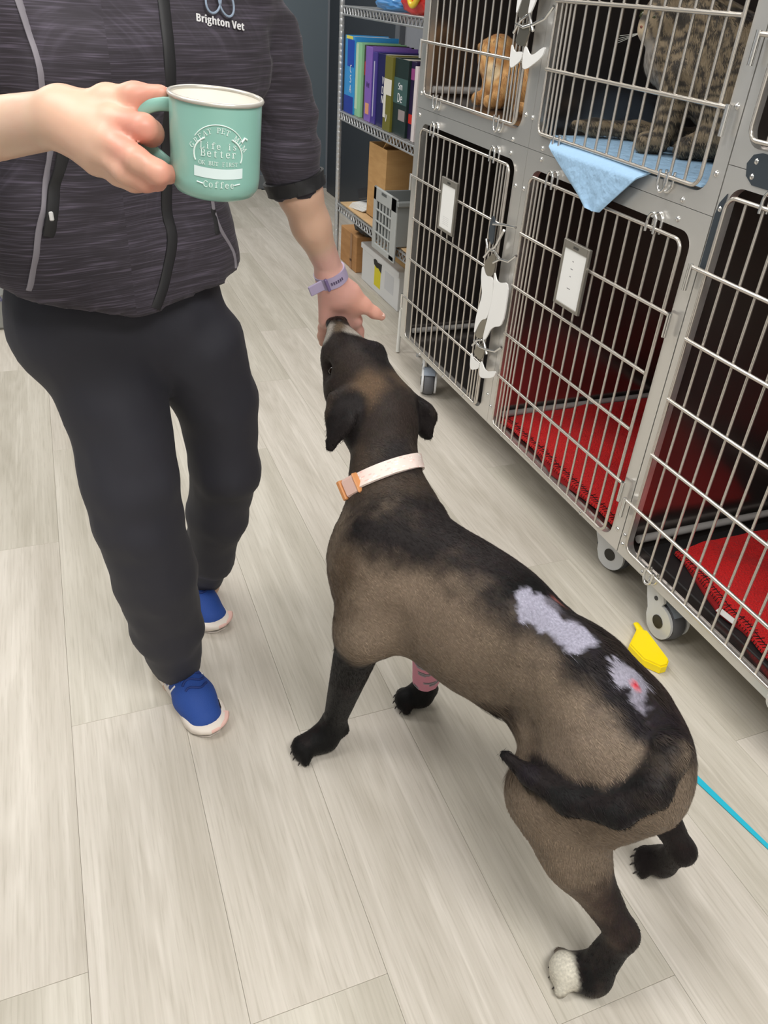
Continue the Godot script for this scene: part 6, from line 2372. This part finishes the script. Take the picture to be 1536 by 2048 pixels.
func body_field() -> Field:
	var s := Field.new(Vector3(-0.2450, -0.0817, -1.6750), Vector3(0.5053, 1.7297, -0.8305), 0.008)
	s.cap(Vector3(0.0596, 0.8925, -1.3000), Vector3(0.0735, 1.0618, -1.2700), 0.0700, 0.0700, 0.030)
	s.cap(Vector3(0.0735, 1.0618, -1.2700), Vector3(0.1335, 1.2467, -1.2400), 0.0700, 0.0800, 0.030)
	s.cap(Vector3(0.1335, 1.2467, -1.2400), Vector3(0.1335, 1.3867, -1.2500), 0.0800, 0.0500, 0.030)
	s.cap(Vector3(0.0123, 1.3367, -1.2031), Vector3(0.2548, 1.3367, -1.2969), 0.0350, 0.0350, 0.030)
	s.cap(Vector3(0.1435, 1.4067, -1.2500), Vector3(0.1555, 1.5067, -1.2400), 0.0500, 0.0460, 0.030)
	s.cap(Vector3(0.2734, 1.3267, -1.3041), Vector3(0.3498, 1.1789, -1.3450), 0.0400, 0.0360, 0.020)
	s.cap(Vector3(0.3498, 1.1789, -1.3450), Vector3(0.3780, 1.0566, -1.3350), 0.0360, 0.0360, 0.020)
	s.cap(Vector3(0.3780, 1.0566, -1.3350), Vector3(0.4024, 0.9963, -1.3450), 0.0360, 0.0315, 0.020)
	s.cap(Vector3(0.4024, 0.9963, -1.3450), Vector3(0.4438, 0.9111, -1.3600), 0.0315, 0.0235, 0.020)
	s.cap(Vector3(-0.0063, 1.3267, -1.1959), Vector3(-0.1750, 1.1650, -1.0900), 0.0400, 0.0360, 0.020)
	s.cap(Vector3(-0.1750, 1.1650, -1.0900), Vector3(-0.0888, 1.1916, -1.0016), 0.0360, 0.0330, 0.020)
	s.cap(Vector3(-0.0888, 1.1916, -1.0016), Vector3(0.0166, 1.2240, -0.8935), 0.0330, 0.0255, 0.020)
	s.cap(Vector3(-0.0126, 0.8420, -1.2700), Vector3(0.0396, 0.5827, -1.2100), 0.0600, 0.0450, 0.030)
	s.cap(Vector3(0.0396, 0.5827, -1.2100), Vector3(0.0839, 0.1144, -1.2950), 0.0450, 0.0350, 0.030)
	s.cap(Vector3(0.0839, 0.1144, -1.2950), Vector3(0.0767, -0.0167, -1.3100), 0.0350, 0.0300, 0.030)
	s.cap(Vector3(0.1780, 0.8090, -1.3100), Vector3(0.2162, 0.5208, -1.3350), 0.0600, 0.0450, 0.030)
	s.cap(Vector3(0.2162, 0.5208, -1.3350), Vector3(0.1954, 0.0464, -1.5900), 0.0450, 0.0350, 0.030)
	s.cap(Vector3(0.1954, 0.0464, -1.5900), Vector3(0.1924, -0.0114, -1.6100), 0.0350, 0.0300, 0.030)
	s.cap(Vector3(0.1655, 1.5947, -1.2180), Vector3(0.1655, 1.6147, -1.2480), 0.0780, 0.0850, 0.030, Vector3(0.9326, 0.0000, -0.3610), 0.88)
	s.cap(Vector3(0.1782, 1.5347, -1.1854), Vector3(0.1854, 1.4997, -1.1667), 0.0500, 0.0300, 0.040)
	s.cap(Vector3(0.1973, 1.5947, -1.1359), Vector3(0.2045, 1.5597, -1.1173), 0.0080, 0.0120, 0.015)
	s.cap(Vector3(0.0956, 1.6047, -1.2009), Vector3(0.0928, 1.5647, -1.1948), 0.0140, 0.0090, 0.010)
	s.cap(Vector3(0.1701, 1.5997, -1.1147), Vector3(0.1701, 1.5997, -1.1147), 0.0140, 0.0140, 0.010, Vector3(0.0000, 0.0000, 0.0000), 1.00, true)
	s.cap(Vector3(0.2355, 1.6047, -1.2551), Vector3(0.2383, 1.5647, -1.2512), 0.0140, 0.0090, 0.010)
	s.cap(Vector3(0.2317, 1.5997, -1.1385), Vector3(0.2317, 1.5997, -1.1385), 0.0140, 0.0140, 0.010, Vector3(0.0000, 0.0000, 0.0000), 1.00, true)
	return s


func left_hand_field() -> Field:
	var s := Field.new(Vector3(0.3736, 0.6708, -1.4498), Vector3(0.5800, 1.0055, -1.3042), 0.003)
	s.cap(Vector3(0.4358, 0.8991, -1.3600), Vector3(0.4450, 0.8065, -1.3850), 0.0155, 0.0135, 0.014)
	s.cap(Vector3(0.4408, 0.8991, -1.3600), Vector3(0.4653, 0.7949, -1.3900), 0.0155, 0.0135, 0.014)
	s.cap(Vector3(0.4458, 0.8991, -1.3600), Vector3(0.4863, 0.7940, -1.3880), 0.0155, 0.0135, 0.014)
	s.cap(Vector3(0.4508, 0.8991, -1.3600), Vector3(0.5050, 0.8037, -1.3800), 0.0155, 0.0135, 0.014)
	s.cap(Vector3(0.4438, 0.9031, -1.3600), Vector3(0.4663, 0.8612, -1.3650), 0.0215, 0.0240, 0.020)
	s.cap(Vector3(0.4830, 0.8688, -1.3620), Vector3(0.5014, 0.8374, -1.3650), 0.0195, 0.0155, 0.016)
	s.cap(Vector3(0.4450, 0.8065, -1.3850), Vector3(0.4450, 0.7856, -1.4000), 0.0095, 0.0089, 0.008)
	s.cap(Vector3(0.4450, 0.7856, -1.4000), Vector3(0.4470, 0.7632, -1.4120), 0.0089, 0.0085, 0.008)
	s.cap(Vector3(0.4470, 0.7632, -1.4120), Vector3(0.4508, 0.7450, -1.4200), 0.0085, 0.0073, 0.008)
	s.cap(Vector3(0.4653, 0.7949, -1.3900), Vector3(0.4700, 0.7609, -1.4050), 0.0106, 0.0100, 0.008)
	s.cap(Vector3(0.4700, 0.7609, -1.4050), Vector3(0.4739, 0.7320, -1.4150), 0.0100, 0.0095, 0.008)
	s.cap(Vector3(0.4739, 0.7320, -1.4150), Vector3(0.4782, 0.7122, -1.4200), 0.0095, 0.0082, 0.008)
	s.cap(Vector3(0.4863, 0.7940, -1.3880), Vector3(0.4955, 0.7555, -1.4050), 0.0110, 0.0103, 0.008)
	s.cap(Vector3(0.4955, 0.7555, -1.4050), Vector3(0.5022, 0.7229, -1.4150), 0.0103, 0.0098, 0.008)
	s.cap(Vector3(0.5022, 0.7229, -1.4150), Vector3(0.5068, 0.7006, -1.4200), 0.0098, 0.0084, 0.008)
	s.cap(Vector3(0.5050, 0.8037, -1.3800), Vector3(0.5179, 0.7744, -1.3950), 0.0106, 0.0100, 0.008)
	s.cap(Vector3(0.5179, 0.7744, -1.3950), Vector3(0.5259, 0.7454, -1.4050), 0.0100, 0.0095, 0.008)
	s.cap(Vector3(0.5259, 0.7454, -1.4050), Vector3(0.5305, 0.7237, -1.4120), 0.0095, 0.0082, 0.008)
	s.cap(Vector3(0.4906, 0.8613, -1.3600), Vector3(0.5126, 0.8414, -1.3570), 0.0155, 0.0118, 0.012)
	s.cap(Vector3(0.5126, 0.8414, -1.3570), Vector3(0.5336, 0.8254, -1.3560), 0.0118, 0.0098, 0.012)
	s.cap(Vector3(0.5336, 0.8254, -1.3560), Vector3(0.5502, 0.8158, -1.3570), 0.0098, 0.0080, 0.012)
	s.cap(Vector3(0.4211, 0.9580, -1.3518), Vector3(0.4438, 0.9111, -1.3600), 0.0275, 0.0238, 0.012)
	return s


func right_hand_field() -> Field:
	var s := Field.new(Vector3(-0.0791, 1.1453, -0.9904), Vector3(0.1344, 1.2840, -0.7645), 0.003)
	s.cap(Vector3(-0.0313, 1.2093, -0.9426), Vector3(0.0166, 1.2240, -0.8935), 0.0278, 0.0258, 0.012)
	s.cap(Vector3(0.0166, 1.2310, -0.8935), Vector3(0.0588, 1.2292, -0.8475), 0.0165, 0.0128, 0.014)
	s.cap(Vector3(0.0166, 1.2250, -0.8935), Vector3(0.0506, 1.2145, -0.8375), 0.0165, 0.0128, 0.014)
	s.cap(Vector3(0.0166, 1.2190, -0.8935), Vector3(0.0443, 1.2015, -0.8425), 0.0165, 0.0128, 0.014)
	s.cap(Vector3(0.0166, 1.2130, -0.8935), Vector3(0.0388, 1.1912, -0.8556), 0.0165, 0.0128, 0.014)
	s.cap(Vector3(0.0166, 1.2240, -0.8935), Vector3(0.0343, 1.2161, -0.8708), 0.0225, 0.0210, 0.016)
	s.cap(Vector3(0.0588, 1.2292, -0.8475), Vector3(0.0835, 1.2268, -0.8193), 0.0127, 0.0119, 0.006)
	s.cap(Vector3(0.0835, 1.2268, -0.8193), Vector3(0.0907, 1.2208, -0.8314), 0.0119, 0.0113, 0.006)
	s.cap(Vector3(0.0907, 1.2208, -0.8314), Vector3(0.0833, 1.2127, -0.8629), 0.0113, 0.0097, 0.006)
	s.cap(Vector3(0.0506, 1.2145, -0.8375), Vector3(0.0718, 1.2033, -0.8030), 0.0118, 0.0110, 0.006)
	s.cap(Vector3(0.0718, 1.2033, -0.8030), Vector3(0.0896, 1.1929, -0.7955), 0.0110, 0.0105, 0.006)
	s.cap(Vector3(0.0896, 1.1929, -0.7955), Vector3(0.1015, 1.1878, -0.8117), 0.0105, 0.0090, 0.006)
	s.cap(Vector3(0.0443, 1.2015, -0.8425), Vector3(0.0623, 1.1898, -0.8129), 0.0112, 0.0105, 0.006)
	s.cap(Vector3(0.0623, 1.1898, -0.8129), Vector3(0.0785, 1.1831, -0.8102), 0.0105, 0.0100, 0.006)
	s.cap(Vector3(0.0785, 1.1831, -0.8102), Vector3(0.0916, 1.1788, -0.8211), 0.0100, 0.0086, 0.006)
	s.cap(Vector3(0.0388, 1.1912, -0.8556), Vector3(0.0563, 1.1834, -0.8344), 0.0101, 0.0095, 0.006)
	s.cap(Vector3(0.0563, 1.1834, -0.8344), Vector3(0.0700, 1.1778, -0.8297), 0.0095, 0.0090, 0.006)
	s.cap(Vector3(0.0700, 1.1778, -0.8297), Vector3(0.0824, 1.1743, -0.8349), 0.0090, 0.0077, 0.006)
	s.cap(Vector3(0.0313, 1.2329, -0.8871), Vector3(0.0572, 1.2442, -0.8685), 0.0145, 0.0120, 0.010)
	s.cap(Vector3(0.0572, 1.2442, -0.8685), Vector3(0.0812, 1.2497, -0.8477), 0.0120, 0.0105, 0.010)
	s.cap(Vector3(0.0812, 1.2497, -0.8477), Vector3(0.1039, 1.2535, -0.8368), 0.0105, 0.0078, 0.010)
	return s
